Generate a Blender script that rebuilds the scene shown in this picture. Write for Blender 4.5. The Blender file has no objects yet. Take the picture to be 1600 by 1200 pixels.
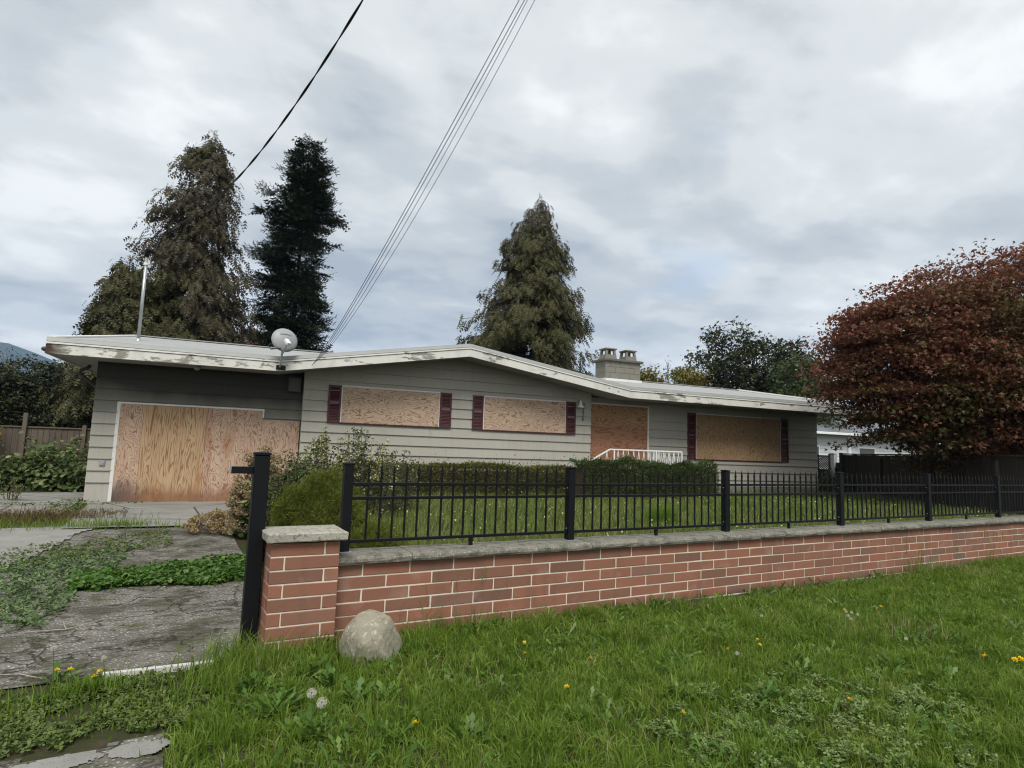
import bpy, math, random
import numpy as np
from mathutils import Matrix, Vector

random.seed(11)
rng = np.random.default_rng(11)
scene = bpy.context.scene
COL = scene.collection
rad = math.radians

# ------------------------------------------------------------------ camera
PITCH, ROLL, YAW, FPX = 0.1082, 0.0344, 0.5104, 942.26     # solved from the brick courses and the siding
CAM = np.array([0.0, 0.0, 1.575])
_cp, _sp, _cr, _sr, _cy, _sy = (math.cos(PITCH), math.sin(PITCH), math.cos(ROLL), math.sin(ROLL), math.cos(YAW), math.sin(YAW))
FW = np.array([_sy * _cp, _cy * _cp, _sp])
_r0 = np.array([_cy, -_sy, 0.0])
_u0 = np.cross(_r0, FW)
RT = _cr * _r0 + _sr * _u0
UP = -_sr * _r0 + _cr * _u0
cam_data = bpy.data.cameras.new('camera')
cam = bpy.data.objects.new('camera', cam_data)
COL.objects.link(cam)
cam_data.sensor_fit = 'HORIZONTAL'
cam_data.sensor_width = 36.0
cam_data.lens = FPX / 1600 * 36.0
cam_data.clip_start = 0.05
cam_data.clip_end = 20000
cam.matrix_world = Matrix([[RT[0], UP[0], -FW[0], CAM[0]], [RT[1], UP[1], -FW[1], CAM[1]], [RT[2], UP[2], -FW[2], CAM[2]], [0, 0, 0, 1]])
scene.camera = cam

# ------------------------------------------------------------------ sky, sun, exposure
SUN_EL, SUN_AZ = rad(54), rad(205)      # azimuth measured from +Y towards +X
world = bpy.data.worlds.new('World')
scene.world = world
world.use_nodes = True
wn, wl = world.node_tree.nodes, world.node_tree.links
wn.clear()
w_out = wn.new('ShaderNodeOutputWorld')
w_bg = wn.new('ShaderNodeBackground')
w_bg.inputs['Strength'].default_value = 0.1
wl.new(w_bg.outputs[0], w_out.inputs['Surface'])
w_sky = wn.new('ShaderNodeTexSky')
w_sky.sky_type = 'NISHITA'
w_sky.sun_disc = False
w_sky.sun_elevation = SUN_EL
w_sky.sun_rotation = SUN_AZ
w_sky.air_density = 1.0
w_sky.dust_density = 1.5


def wmath(op, a, b=None, c=None):
    n = wn.new('ShaderNodeMath'); n.operation = op
    for i, v in enumerate((a, b, c)):
        if v is None: continue
        if isinstance(v, (int, float)): n.inputs[i].default_value = v
        else: wl.new(v, n.inputs[i])
    return n.outputs[0]


w_tc = wn.new('ShaderNodeTexCoord')
w_sep = wn.new('ShaderNodeSeparateXYZ')
wl.new(w_tc.outputs['Generated'], w_sep.inputs[0])
w_z = wmath('MAXIMUM', w_sep.outputs[2], 0.0)
w_den = wmath('ADD', w_z, 0.16)
w_cmb = wn.new('ShaderNodeCombineXYZ')      # a flat cloud deck seen in perspective
wl.new(wmath('DIVIDE', w_sep.outputs[0], w_den), w_cmb.inputs[0])
wl.new(wmath('DIVIDE', w_sep.outputs[1], w_den), w_cmb.inputs[1])


def wnoise(scale, detail, rough, off, dist=0.0):
    mp = wn.new('ShaderNodeMapping')
    mp.inputs['Location'].default_value = off
    mp.inputs['Rotation'].default_value = (0, 0, rad(24))
    mp.inputs['Scale'].default_value = (0.9, 1.12, 1)
    wl.new(w_cmb.outputs[0], mp.inputs['Vector'])
    n = wn.new('ShaderNodeTexNoise')
    n.inputs['Scale'].default_value = scale
    n.inputs['Detail'].default_value = detail
    n.inputs['Roughness'].default_value = rough
    n.inputs['Distortion'].default_value = dist
    wl.new(mp.outputs[0], n.inputs['Vector'])
    return n.outputs['Fac']


def wramp(fac, stops):
    r = wn.new('ShaderNodeValToRGB')
    r.color_ramp.interpolation = 'EASE'
    els = r.color_ramp.elements
    while len(els) < len(stops): els.new(0.5)
    for e, (p, c) in zip(els, stops):
        e.position = p; e.color = (*c, 1)
    wl.new(fac, r.inputs[0])
    return r.outputs[0]


def wmix(f, a, b):
    m = wn.new('ShaderNodeMix'); m.data_type = 'RGBA'
    if isinstance(f, (int, float)): m.inputs[0].default_value = f
    else: wl.new(f, m.inputs[0])
    wl.new(a, m.inputs[6]); wl.new(b, m.inputs[7])
    return m.outputs[2]


n_big = wnoise(0.85, 3.0, 0.5, (3.1, 1.7, 0), 0.3)
n_mid = wnoise(2.1, 7.0, 0.52, (0.4, 6.2, 0), 0.25)
n_fine = wnoise(5.5, 8.0, 0.58, (2.4, 9.2, 0), 0.15)
n_sum = wmath('ADD', wmath('ADD', wmath('MULTIPLY', n_big, 0.44), wmath('MULTIPLY', n_mid, 0.40)), wmath('MULTIPLY', n_fine, 0.16))
w_cloud = wramp(n_sum, [(0.375, (2.05, 2.28, 2.52)), (0.45, (2.8, 2.98, 3.08)), (0.52, (3.6, 3.74, 3.74)), (0.61, (4.7, 4.8, 4.72))])
w_gap = wnoise(1.5, 6.0, 0.55, (7.3, 2.2, 0), 0.4)
w_gapf = wn.new('ShaderNodeMapRange')
wl.new(w_gap, w_gapf.inputs[0])
w_gapf.inputs[1].default_value = 0.60; w_gapf.inputs[2].default_value = 0.74
w_gapf.inputs[3].default_value = 0.0; w_gapf.inputs[4].default_value = 0.28
wl.new(wmix(w_gapf.outputs[0], w_cloud, w_sky.outputs[0]), w_bg.inputs['Color'])

sun_data = bpy.data.lights.new('sun', 'SUN')
sun_data.energy = 1.5
sun_data.angle = rad(28)
sun_data.color = (1.0, 0.965, 0.91)
sun = bpy.data.objects.new('sun', sun_data)
COL.objects.link(sun)
_sd = Vector((math.sin(SUN_AZ) * math.cos(SUN_EL), math.cos(SUN_AZ) * math.cos(SUN_EL), math.sin(SUN_EL)))
sun.rotation_euler = _sd.to_track_quat('Z', 'Y').to_euler()
sun.location = (0, 0, 40)

vs = scene.view_settings
vs.view_transform = 'Standard'
vs.look = 'None'
vs.exposure = 1.22
vs.gamma = 1.0
vs.use_curve_mapping = False
scene.cycles.filter_width = 1.15
scene.cycles.max_bounces = 6
scene.cycles.diffuse_bounces = 3
scene.cycles.transparent_max_bounces = 8

# ------------------------------------------------------------------ pixel helpers (photograph 1600 x 1200)
def ray(x, y):
    d = FW + RT * (x - 800) / FPX - UP * (y - 600) / FPX
    return d / np.linalg.norm(d)


def on_plane(x, y, p0, n):
    d = ray(x, y)
    return CAM + d * (((np.asarray(p0, float) - CAM) @ n) / (d @ n))


def on_z(x, y, z):
    return on_plane(x, y, (0, 0, z), np.array([0, 0, 1.0]))


def at_dist(x, y, dist):
    d = ray(x, y)
    return CAM + d / math.hypot(d[0], d[1]) * dist


def project(P):
    v = np.asarray(P, float) - CAM
    z = v @ FW
    return np.stack([800 + FPX * (v @ RT) / z, 600 - FPX * (v @ UP) / z, z], -1)


# the house has its own frame: s along the front, o away from the street
H_ANG = -0.1107
H_D = 15.3
HD = np.array([math.cos(H_ANG), math.sin(H_ANG), 0.0])
HN = np.array([-HD[1], HD[0], 0.0])


def hw(s, o, z):
    return HD * s + HN * (H_D + o) + np.array([0, 0, z])


def smooth01(t):
    t = np.clip(t, 0, 1)
    return t * t * (3 - 2 * t)


def wob(x, y, k=1.0, seed=0.0):
    """cheap smooth noise, about -1..1"""
    x = np.asarray(x, float) * k; y = np.asarray(y, float) * k
    return (np.sin(x * 1.7 + y * 0.9 + seed) + np.sin(-x * 1.1 + y * 2.3 + 1.3 + seed * 2) + np.sin(x * 3.1 - y * 2.7 + 4.1 + seed) * 0.6 + np.sin(x * 5.3 + y * 4.7 + seed * 3) * 0.4) / 3.0


def gz(x, y):
    """height of the ground"""
    x = np.asarray(x, float); y = np.asarray(y, float)
    drive = 0.12 * smooth01((y - 5.5) / 9.0)
    yard = 0.40 + 0.0 * x
    xs = 1.05 + 0.45 * smooth01((y - 6.5) / 3.5)
    m = smooth01((y - 5.05) / 0.2) * smooth01((x - xs) / 0.55)
    far = smooth01((y - 13.5) / 3.0)
    yard = yard * (1 - far) + 0.34 * far
    z = drive * (1 - m) + yard * m
    back = smooth01((y - 26) / 20)
    z = z * (1 - back) + 0.1 * back
    near = smooth01((40 - np.hypot(x, y)) / 20)
    return z + near * 0.012 * wob(x, y, 1.6, 0.4) * np.where(x > 1.2, 1, 0.6)


# ------------------------------------------------------------------ object helpers
def tag(o, label=None, cat=None, group=None, kind=None):
    if label: o['label'] = label
    if cat: o['category'] = cat
    if group: o['group'] = group
    if kind: o['kind'] = kind
    return o


def link(o, parent=None):
    COL.objects.link(o)
    if parent is not None: o.parent = parent
    return o


def empty(name, loc=(0, 0, 0), rz=0.0, label=None, cat=None, group=None):
    o = bpy.data.objects.new(name, None)
    o.empty_display_size = 0.2
    o.location = loc
    o.rotation_euler = (0, 0, rz)
    link(o)
    return tag(o, label, cat, group)


def np_mesh(name, V, F, mats, smooth=False, fmat=None):
    V = np.asarray(V, np.float32).reshape(-1, 3)
    F = np.asarray(F, np.int32)
    me = bpy.data.meshes.new(name)
    me.vertices.add(len(V)); me.vertices.foreach_set('co', V.ravel())
    k = F.shape[1]
    me.loops.add(F.size); me.loops.foreach_set('vertex_index', F.ravel())
    me.polygons.add(len(F))
    me.polygons.foreach_set('loop_start', np.arange(0, F.size, k, dtype=np.int32))
    me.polygons.foreach_set('loop_total', np.full(len(F), k, np.int32))
    for m in (mats if isinstance(mats, (list, tuple)) else [mats]): me.materials.append(m)
    if fmat is not None: me.polygons.foreach_set('material_index', np.asarray(fmat, np.int32))
    me.update(calc_edges=True)
    me.polygons.foreach_set('use_smooth', np.full(len(F), bool(smooth)))
    return me


class MB:
    """collects simple solids into one mesh"""
    def __init__(s): s.v = []; s.f = []

    def add(s, vs_, fs_):
        b = len(s.v)
        s.v += [tuple(map(float, p)) for p in vs_]
        s.f += [tuple(b + i for i in f) for f in fs_]
        return s

    def box(s, x0, x1, y0, y1, z0, z1):
        return s.add([(x0, y0, z0), (x1, y0, z0), (x1, y1, z0), (x0, y1, z0), (x0, y0, z1), (x1, y0, z1), (x1, y1, z1), (x0, y1, z1)],
                     [(0, 3, 2, 1), (4, 5, 6, 7), (0, 1, 5, 4), (1, 2, 6, 5), (2, 3, 7, 6), (3, 0, 4, 7)])

    def cbox(s, x0, x1, y0, y1, z0, z1, c):
        """box with chamfered edges on every side (c = chamfer)"""
        v = []
        for z, i in ((z0, c), (z0 + c, 0), (z1 - c, 0), (z1, c)):
            v += [(x0 + i, y0 + c if i == 0 else y0 + 2 * c, z), (x0 + c if i == 0 else x0 + 2 * c, y0 + i, z), (x1 - c if i == 0 else x1 - 2 * c, y0 + i, z), (x1 - i, y0 + c if i == 0 else y0 + 2 * c, z),
                  (x1 - i, y1 - c if i == 0 else y1 - 2 * c, z), (x1 - c if i == 0 else x1 - 2 * c, y1 - i, z), (x0 + c if i == 0 else x0 + 2 * c, y1 - i, z), (x0 + i, y1 - c if i == 0 else y1 - 2 * c, z)]
        f = [tuple(range(7, -1, -1)), tuple(range(24, 32))]
        for r in range(3):
            for i in range(8):
                j = (i + 1) % 8
                f.append((r * 8 + i, r * 8 + j, r * 8 + 8 + j, r * 8 + 8 + i))
        return s.add(v, f)

    def bar(s, p, q, w, h, up=(0, 0, 1)):
        p, q = np.array(p, float), np.array(q, float)
        d = q - p; d /= np.linalg.norm(d)
        a = np.cross(d, np.array(up, float))
        if np.linalg.norm(a) < 1e-6: a = np.cross(d, (1, 0, 0))
        a /= np.linalg.norm(a); b = np.cross(a, d)
        c = [p + a * i * w / 2 + b * j * h / 2 for i, j in ((-1, -1), (1, -1), (1, 1), (-1, 1))] + [q + a * i * w / 2 + b * j * h / 2 for i, j in ((-1, -1), (1, -1), (1, 1), (-1, 1))]
        return s.add(c, [(0, 1, 2, 3), (7, 6, 5, 4), (0, 4, 5, 1), (1, 5, 6, 2), (2, 6, 7, 3), (3, 7, 4, 0)])

    def tube(s, pts, r, n=8, cap=True):
        pts = [np.array(p, float) for p in pts]
        rs = r if hasattr(r, '__len__') else [r] * len(pts)
        b = len(s.v)
        prev = None
        for i, p in enumerate(pts):
            d = pts[min(i + 1, len(pts) - 1)] - pts[max(i - 1, 0)]
            d /= (np.linalg.norm(d) + 1e-12)
            if prev is None:
                a = np.cross(d, (0, 0, 1.0))
                if np.linalg.norm(a) < 0.05: a = np.cross(d, (1.0, 0, 0))
            else:
                a = prev - d * (prev @ d)
            a /= np.linalg.norm(a); prev = a
            c = np.cross(d, a)
            for k in range(n):
                t = 2 * math.pi * k / n
                s.v.append(tuple(p + (a * math.cos(t) + c * math.sin(t)) * rs[i]))
        for i in range(len(pts) - 1):
            for k in range(n):
                k2 = (k + 1) % n
                s.f.append((b + i * n + k, b + i * n + k2, b + (i + 1) * n + k2, b + (i + 1) * n + k))
        if cap:
            s.f.append(tuple(b + k for k in range(n))[::-1])
            e = b + (len(pts) - 1) * n
            s.f.append(tuple(e + k for k in range(n)))
        return s

    def lathe(s, prof, c=(0, 0, 0), n=16):
        b = len(s.v)
        for r_, z in prof:
            for k in range(n):
                t = 2 * math.pi * k / n
                s.v.append((c[0] + r_ * math.cos(t), c[1] + r_ * math.sin(t), c[2] + z))
        for i in range(len(prof) - 1):
            for k in range(n):
                k2 = (k + 1) % n
                s.f.append((b + i * n + k, b + i * n + k2, b + (i + 1) * n + k2, b + (i + 1) * n + k))
        return s

    def mesh(s, name, mat, smooth=False):
        me = bpy.data.meshes.new(name)
        me.from_pydata(s.v, [], s.f)
        for m in (mat if isinstance(mat, (list, tuple)) else [mat]): me.materials.append(m)
        if smooth: me.polygons.foreach_set('use_smooth', np.ones(len(s.f), bool))
        me.update()
        return me

    def build(s, name, mat, parent=None, smooth=False):
        return link(bpy.data.objects.new(name, s.mesh(name, mat, smooth)), parent)


def obj(name, me, parent=None, loc=None):
    o = bpy.data.objects.new(name, me)
    if loc is not None: o.location = loc
    return link(o, parent)


# ------------------------------------------------------------------ material helpers
class NT:
    def __init__(s, name):
        s.m = bpy.data.materials.new(name)
        s.m.use_nodes = True
        s.n, s.l = s.m.node_tree.nodes, s.m.node_tree.links
        s.b = s.n['Principled BSDF']
        s.out = s.n['Material Output']

    def put(s, sock, v):
        if isinstance(v, (int, float)): sock.default_value = v
        elif isinstance(v, tuple): sock.default_value = (*v, 1) if len(v) == 3 and sock.type == 'RGBA' else v
        else: s.l.new(v, sock)

    def coord(s, which='Object', scale=(1, 1, 1), loc=(0, 0, 0), rot=(0, 0, 0), rnd=0.0):
        tc = s.n.new('ShaderNodeTexCoord')
        mp = s.n.new('ShaderNodeMapping')
        mp.inputs['Scale'].default_value = scale
        mp.inputs['Rotation'].default_value = rot
        mp.inputs['Location'].default_value = loc
        if rnd:
            oi = s.n.new('ShaderNodeObjectInfo')
            sc = s.n.new('ShaderNodeVectorMath'); sc.operation = 'SCALE'
            sc.inputs[0].default_value = (rnd, rnd * 1.7, rnd * 0.6)
            s.l.new(oi.outputs['Random'], sc.inputs['Scale'])
            s.l.new(sc.outputs[0], mp.inputs['Location'])
        s.l.new(tc.outputs[which], mp.inputs['Vector'])
        return mp.outputs[0]

    def world_pos(s, scale=(1, 1, 1), rot=(0, 0, 0)):
        g = s.n.new('ShaderNodeNewGeometry')
        mp = s.n.new('ShaderNodeMapping')
        mp.inputs['Scale'].default_value = scale
        mp.inputs['Rotation'].default_value = rot
        s.l.new(g.outputs['Position'], mp.inputs['Vector'])
        return mp.outputs[0]

    def noise(s, vec, scale=5.0, detail=4.0, rough=0.55, dist=0.0):
        n = s.n.new('ShaderNodeTexNoise')
        n.inputs['Scale'].default_value = scale; n.inputs['Detail'].default_value = detail
        n.inputs['Roughness'].default_value = rough; n.inputs['Distortion'].default_value = dist
        s.l.new(vec, n.inputs['Vector'])
        return n.outputs['Fac']

    def voro(s, vec, scale=5.0, feature='F1', out='Distance'):
        n = s.n.new('ShaderNodeTexVoronoi')
        n.feature = feature
        n.inputs['Scale'].default_value = scale
        s.l.new(vec, n.inputs['Vector'])
        return n.outputs[out]

    def ramp(s, fac, stops, interp='LINEAR'):
        r = s.n.new('ShaderNodeValToRGB')
        r.color_ramp.interpolation = interp
        els = r.color_ramp.elements
        while len(els) < len(stops): els.new(0.5)
        for e, (p, c) in zip(els, stops):
            e.position = p
            e.color = (*c, 1) if not isinstance(c, (int, float)) else (c, c, c, 1)
        s.put(r.inputs[0], fac)
        return r.outputs[0]

    def math(s, op, a, b=None, c=None):
        n = s.n.new('ShaderNodeMath'); n.operation = op
        for i, v in enumerate((a, b, c)):
            if v is not None: s.put(n.inputs[i], v)
        return n.outputs[0]

    def mix(s, f, a, b, mode='MIX'):
        n = s.n.new('ShaderNodeMix'); n.data_type = 'RGBA'; n.blend_type = mode
        s.put(n.inputs[0], f); s.put(n.inputs[6], a); s.put(n.inputs[7], b)
        return n.outputs[2]

    def rand_obj(s):
        return s.n.new('ShaderNodeObjectInfo').outputs['Random']

    def rand_island(s):
        return s.n.new('ShaderNodeNewGeometry').outputs['Random Per Island']

    def sep(s, vec):
        n = s.n.new('ShaderNodeSeparateXYZ'); s.l.new(vec, n.inputs[0]); return n.outputs

    def bump(s, h, strength=0.3, dist=0.01):
        n = s.n.new('ShaderNodeBump')
        n.inputs['Strength'].default_value = strength; n.inputs['Distance'].default_value = dist
        s.put(n.inputs['Height'], h)
        s.l.new(n.outputs[0], s.b.inputs['Normal'])
        return s

    def done(s, col=None, rough=0.7, spec=None, metal=None):
        if col is not None: s.put(s.b.inputs['Base Color'], col)
        s.put(s.b.inputs['Roughness'], rough)
        if spec is not None: s.b.inputs['Specular IOR Level'].default_value = spec
        if metal is not None: s.b.inputs['Metallic'].default_value = metal
        return s.m


def leaf_mat(name, stops, rough=0.55, trans=0.25, patch=None, spec=0.25, green_low=None):
    t = NT(name)
    f = t.rand_island()
    if patch:       # large light and dark patches of leaf colour through the crown
        n = t.noise(t.world_pos(), patch[0], 2.0)
        f = t.math('ADD', t.math('MULTIPLY', f, 1 - patch[1]), t.math('MULTIPLY', t.math('SUBTRACT', t.math('MULTIPLY', n, 2.4), 0.7), patch[1]))
    if green_low:   # leaves low on the crown have turned less
        f = t.math('ADD', f, t.math('MULTIPLY', t.math('SUBTRACT', t.sep(t.world_pos())[2], green_low[0]), green_low[1]))
    c = t.ramp(f, stops)
    t.put(t.b.inputs['Base Color'], c)
    t.b.inputs['Roughness'].default_value = rough
    t.b.inputs['Specular IOR Level'].default_value = spec
    tr = t.n.new('ShaderNodeBsdfTranslucent')
    t.put(tr.inputs[0], c)
    mx = t.n.new('ShaderNodeMixShader')
    mx.inputs[0].default_value = trans
    t.l.new(t.b.outputs[0], mx.inputs[1]); t.l.new(tr.outputs[0], mx.inputs[2])
    t.l.new(mx.outputs[0], t.out.inputs['Surface'])
    return t.m


MT = {}


def plain(name, col, rough=0.6, var=0.12, scale=3.0, spec=0.4, bump=0.0, bscale=40.0, metal=0.0):
    t = NT(name)
    p = t.coord('Object', rnd=7.0)
    n = t.noise(p, scale, 6, 0.6)
    c = t.mix(n, tuple(v * (1 - var * 1.6) for v in col), tuple(min(1, v * (1 + var)) for v in col))
    if bump: t.bump(t.noise(p, bscale, 5, 0.6), bump, 0.004)
    MT[name] = t.done(c, rough, spec, metal)
    return MT[name]


# painted lap siding, taupe grey, a little chalky, faint vertical run-off
t = NT('siding_paint')
p = t.coord('Object', rnd=5.0)
n1 = t.noise(p, 0.9, 4); n2 = t.noise(t.coord('Object', scale=(14, 14, 0.8)), 1.0, 3); n3 = t.noise(p, 60, 3)
c = t.mix(n1, (0.315, 0.300, 0.256), (0.405, 0.388, 0.338))
c = t.mix(t.math('MULTIPLY', t.ramp(n2, [(0.50, 0.0), (0.76, 1.0)]), 0.24), c, (0.20, 0.19, 0.155))
c = t.mix(t.math('MULTIPLY', t.rand_obj(), 0.16), c, (0.40, 0.39, 0.34))
t.bump(t.noise(t.coord('Object', scale=(2, 20, 40)), 6, 4), 0.12, 0.003)
MT['siding'] = t.done(c, 0.62, 0.3)
# garage siding with eave shade painted into the smoke stain; it thins out downwards and sideways with ragged edges
t = NT('siding_paint_soot_shade')
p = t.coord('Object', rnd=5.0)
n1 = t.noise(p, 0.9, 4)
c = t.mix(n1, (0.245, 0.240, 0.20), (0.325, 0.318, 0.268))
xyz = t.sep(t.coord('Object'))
soot_shade = t.math('ADD', t.math('MULTIPLY', t.math('SUBTRACT', xyz[2], 2.0), 1.25), t.math('MULTIPLY', t.noise(t.coord('Object', scale=(1, 1, 0.5)), 1.6, 5), 0.55))
soot_shade = t.math('MULTIPLY', soot_shade, t.ramp(t.math('MULTIPLY', t.math('ADD', xyz[0], 3.3), 0.25), [(0.0, 0.72), (0.30, 1.0)]))
c = t.mix(t.ramp(soot_shade, [(0.25, 0.0), (1.15, 0.88)]), c, (0.022, 0.021, 0.02))
MT['siding_soot_shade'] = t.done(c, 0.7, 0.2)

# white fascia paint: peeling, grey bare wood, dark seams
def peel(name, white, amount, rot=False):
    t = NT(name)
    p = t.coord('Object', scale=(0.55, 1, 2.2))
    big = t.noise(p, 1.1, 5, 0.6, 0.4); fine = t.noise(t.coord('Object', scale=(1, 1, 2.5)), 5.0, 7, 0.65)
    f = t.math('ADD', t.math('MULTIPLY', big, 0.6), t.math('MULTIPLY', fine, 0.4))
    bare = t.ramp(f, [(amount, 0.0), (amount + 0.03, 1.0)])
    wood = t.mix(t.noise(t.coord('Object', scale=(1, 1, 12)), 4, 5), (0.14, 0.13, 0.11), (0.36, 0.34, 0.29))
    dirt = t.noise(t.coord('Object', scale=(1.5, 1, 0.6)), 2.6, 6)
    w = t.mix(t.ramp(dirt, [(0.45, 0.0), (0.75, 0.5)]), white, tuple(v * 0.62 for v in white))
    c = t.mix(bare, w, wood)
    if rot:
        x = t.sep(t.coord('Object'))[0]
        rf = t.ramp(t.math('ADD', t.math('MULTIPLY', t.math('ADD', x, 3.95), 1.0), t.math('MULTIPLY', fine, 0.5)), [(0.40, 1.0), (0.72, 0.0)])
        c = t.mix(rf, c, t.mix(t.noise(t.coord('Object'), 9, 5), (0.015, 0.010, 0.008), (0.10, 0.05, 0.03)))
    t.bump(t.math('ADD', bare, t.math('MULTIPLY', fine, 0.4)), 0.35, -0.004)
    return t.done(c, 0.6, 0.35)


MT['fascia'] = peel('fascia_paint', (0.66, 0.65, 0.60), 0.535)
MT['fascia_rot'] = peel('fascia_paint_rotten', (0.66, 0.65, 0.60), 0.52, True)
MT['drip'] = peel('drip_edge_paint', (0.70, 0.69, 0.65), 0.56)
t = NT('roof_membrane')
p = t.coord('Object')
c = t.mix(t.noise(p, 0.8, 6, 0.6), (0.26, 0.265, 0.26), (0.42, 0.425, 0.415))
c = t.mix(t.math('MULTIPLY', t.noise(t.coord('Object', scale=(0.4, 6, 6)), 2.0, 4), 0.35), c, (0.20, 0.21, 0.20))
t.bump(t.noise(p, 90, 3), 0.3, 0.004)
MT['roof'] = t.done(c, 0.85, 0.3)
plain('gravel_stop', (0.30, 0.31, 0.295), 0.5, 0.18, 1.5)
plain('flashing_white', (0.72, 0.72, 0.70), 0.55, 0.08)
plain('soffit_paint', (0.30, 0.295, 0.27), 0.7, 0.15)
plain('trim_white', (0.70, 0.69, 0.66), 0.5, 0.12, 4)
plain('trim_dark', (0.10, 0.10, 0.095), 0.6, 0.2)
plain('maroon_paint', (0.075, 0.022, 0.026), 0.5, 0.22, 5)
plain('maroon_rail', (0.15, 0.075, 0.09), 0.55, 0.15, 5)
plain('black_metal', (0.0045, 0.005, 0.0065), 0.5, 0.2, 2, spec=0.22)
plain('number_metal', (0.03, 0.03, 0.03), 0.5, 0.1)
plain('galvanised', (0.42, 0.44, 0.45), 0.38, 0.15, 6, metal=0.6)
plain('dish_grey', (0.30, 0.315, 0.32), 0.5, 0.08)
plain('white_plastic', (0.75, 0.75, 0.74), 0.45, 0.06)
plain('cable_black', (0.012, 0.012, 0.013), 0.6, 0.1)
plain('cable_grey', (0.20, 0.20, 0.20), 0.5, 0.1)
plain('gutter_brown', (0.05, 0.045, 0.04), 0.5, 0.25)
plain('dark_box', (0.085, 0.083, 0.075), 0.6, 0.2)
plain('white_iron', (0.78, 0.78, 0.77), 0.5, 0.1, 8)
plain('mortar', (0.68, 0.62, 0.51), 0.9, 0.2, 8, bump=0.3)
plain('foundation', (0.24, 0.235, 0.21), 0.9, 0.25, 2, bump=0.4)
plain('porch_concrete', (0.30, 0.295, 0.28), 0.9, 0.2, 2, bump=0.3)
plain('neighbour_white', (0.62, 0.64, 0.66), 0.6, 0.06)
plain('neighbour_trim', (0.80, 0.82, 0.84), 0.5, 0.05)
plain('neighbour_roof', (0.15, 0.165, 0.18), 0.8, 0.15)
plain('lattice_dark', (0.025, 0.022, 0.02), 0.7, 0.2)
plain('dead_twig', (0.12, 0.085, 0.055), 0.8, 0.25)

# rotary-cut plywood: contour lines of a stretched noise field
def plywood(name, lo, hi, line, stretch, freq, strength=0.75, stain=None):
    t = NT(name)
    p = t.coord('Object', scale=stretch, rnd=31.0)
    f1 = t.noise(p, 1.0, 2.2, 0.45, 0.9)
    f2 = t.noise(p, 3.1, 3.0, 0.5, 0.3)
    s_ = t.math('SINE', t.math('MULTIPLY', t.math('ADD', f1, t.math('MULTIPLY', f2, 0.10)), freq))
    ln = t.ramp(s_, [(0.35, 0.0), (0.92, 1.0)])
    base = t.mix(t.noise(t.coord('Object', rnd=9.0), 1.7, 4), lo, hi)
    base = t.mix(t.math('MULTIPLY', t.rand_obj(), 0.25), base, tuple(v * 0.78 for v in lo))
    c = t.mix(t.math('MULTIPLY', ln, t.ramp(t.noise(p, 2.0, 3), [(0.25, strength * 0.6), (0.58, strength)])), base, line)
    if stain: c = stain(t, c)
    t.bump(t.noise(p, 14, 4), 0.1, 0.002)
    MT[name] = t.done(c, 0.72, 0.25)
    return MT[name]


def garage_stain(t, c):
    xyz = t.sep(t.coord('Object'))
    nz = t.noise(t.coord('Object', scale=(2.2, 1, 0.5)), 2.0, 6, 0.65)
    warm = t.ramp(t.noise(t.coord('Object', scale=(3.0, 1, 0.45), rnd=4.0), 1.7, 3), [(0.52, 0.0), (0.72, 0.6)])
    c = t.mix(warm, c, (0.30, 0.115, 0.04))
    low = t.math('SUBTRACT', t.math('ADD', t.math('MULTIPLY', nz, 0.9), 0.22), t.math('MULTIPLY', xyz[2], 1.25))
    c = t.mix(t.ramp(low, [(0.0, 0.0), (0.3, 0.75)]), c, (0.20, 0.085, 0.04))
    left = t.ramp(t.math('ADD', xyz[0], 3.0), [(0.2, 1.0), (1.25, 0.0)])
    mould = t.math('MULTIPLY', t.ramp(t.math('ADD', low, 0.22), [(0.05, 0.0), (0.35, 0.85)]), left)
    return t.mix(mould, c, (0.06, 0.055, 0.06))


plywood('ply_window', (0.46, 0.33, 0.235), (0.60, 0.46, 0.345), (0.20, 0.095, 0.05), (1.5, 1, 4.4), 78, .85)
plywood('ply_garage', (0.45, 0.31, 0.22), (0.58, 0.43, 0.325), (0.21, 0.10, 0.06), (5.2, 1, 1.7), 76, 0.85, garage_stain)
plywood('ply_garage_straight', (0.43, 0.29, 0.165), (0.54, 0.385, 0.24), (0.19, 0.085, 0.035), (7.0, 1, 0.55), 66, 0.85, garage_stain)
plywood('ply_door', (0.33, 0.19, 0.095), (0.42, 0.26, 0.14), (0.14, 0.055, 0.028), (1.4, 1, 3.8), 76, 0.75)
plywood('ply_door_red', (0.31, 0.15, 0.085), (0.38, 0.20, 0.12), (0.14, 0.05, 0.025), (0.8, 1, 3.2), 66, 0.7)
plywood('ply_wing', (0.34, 0.22, 0.12), (0.45, 0.31, 0.18), (0.15, 0.07, 0.033), (4.6, 1, 1.5), 74, 0.75)

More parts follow.
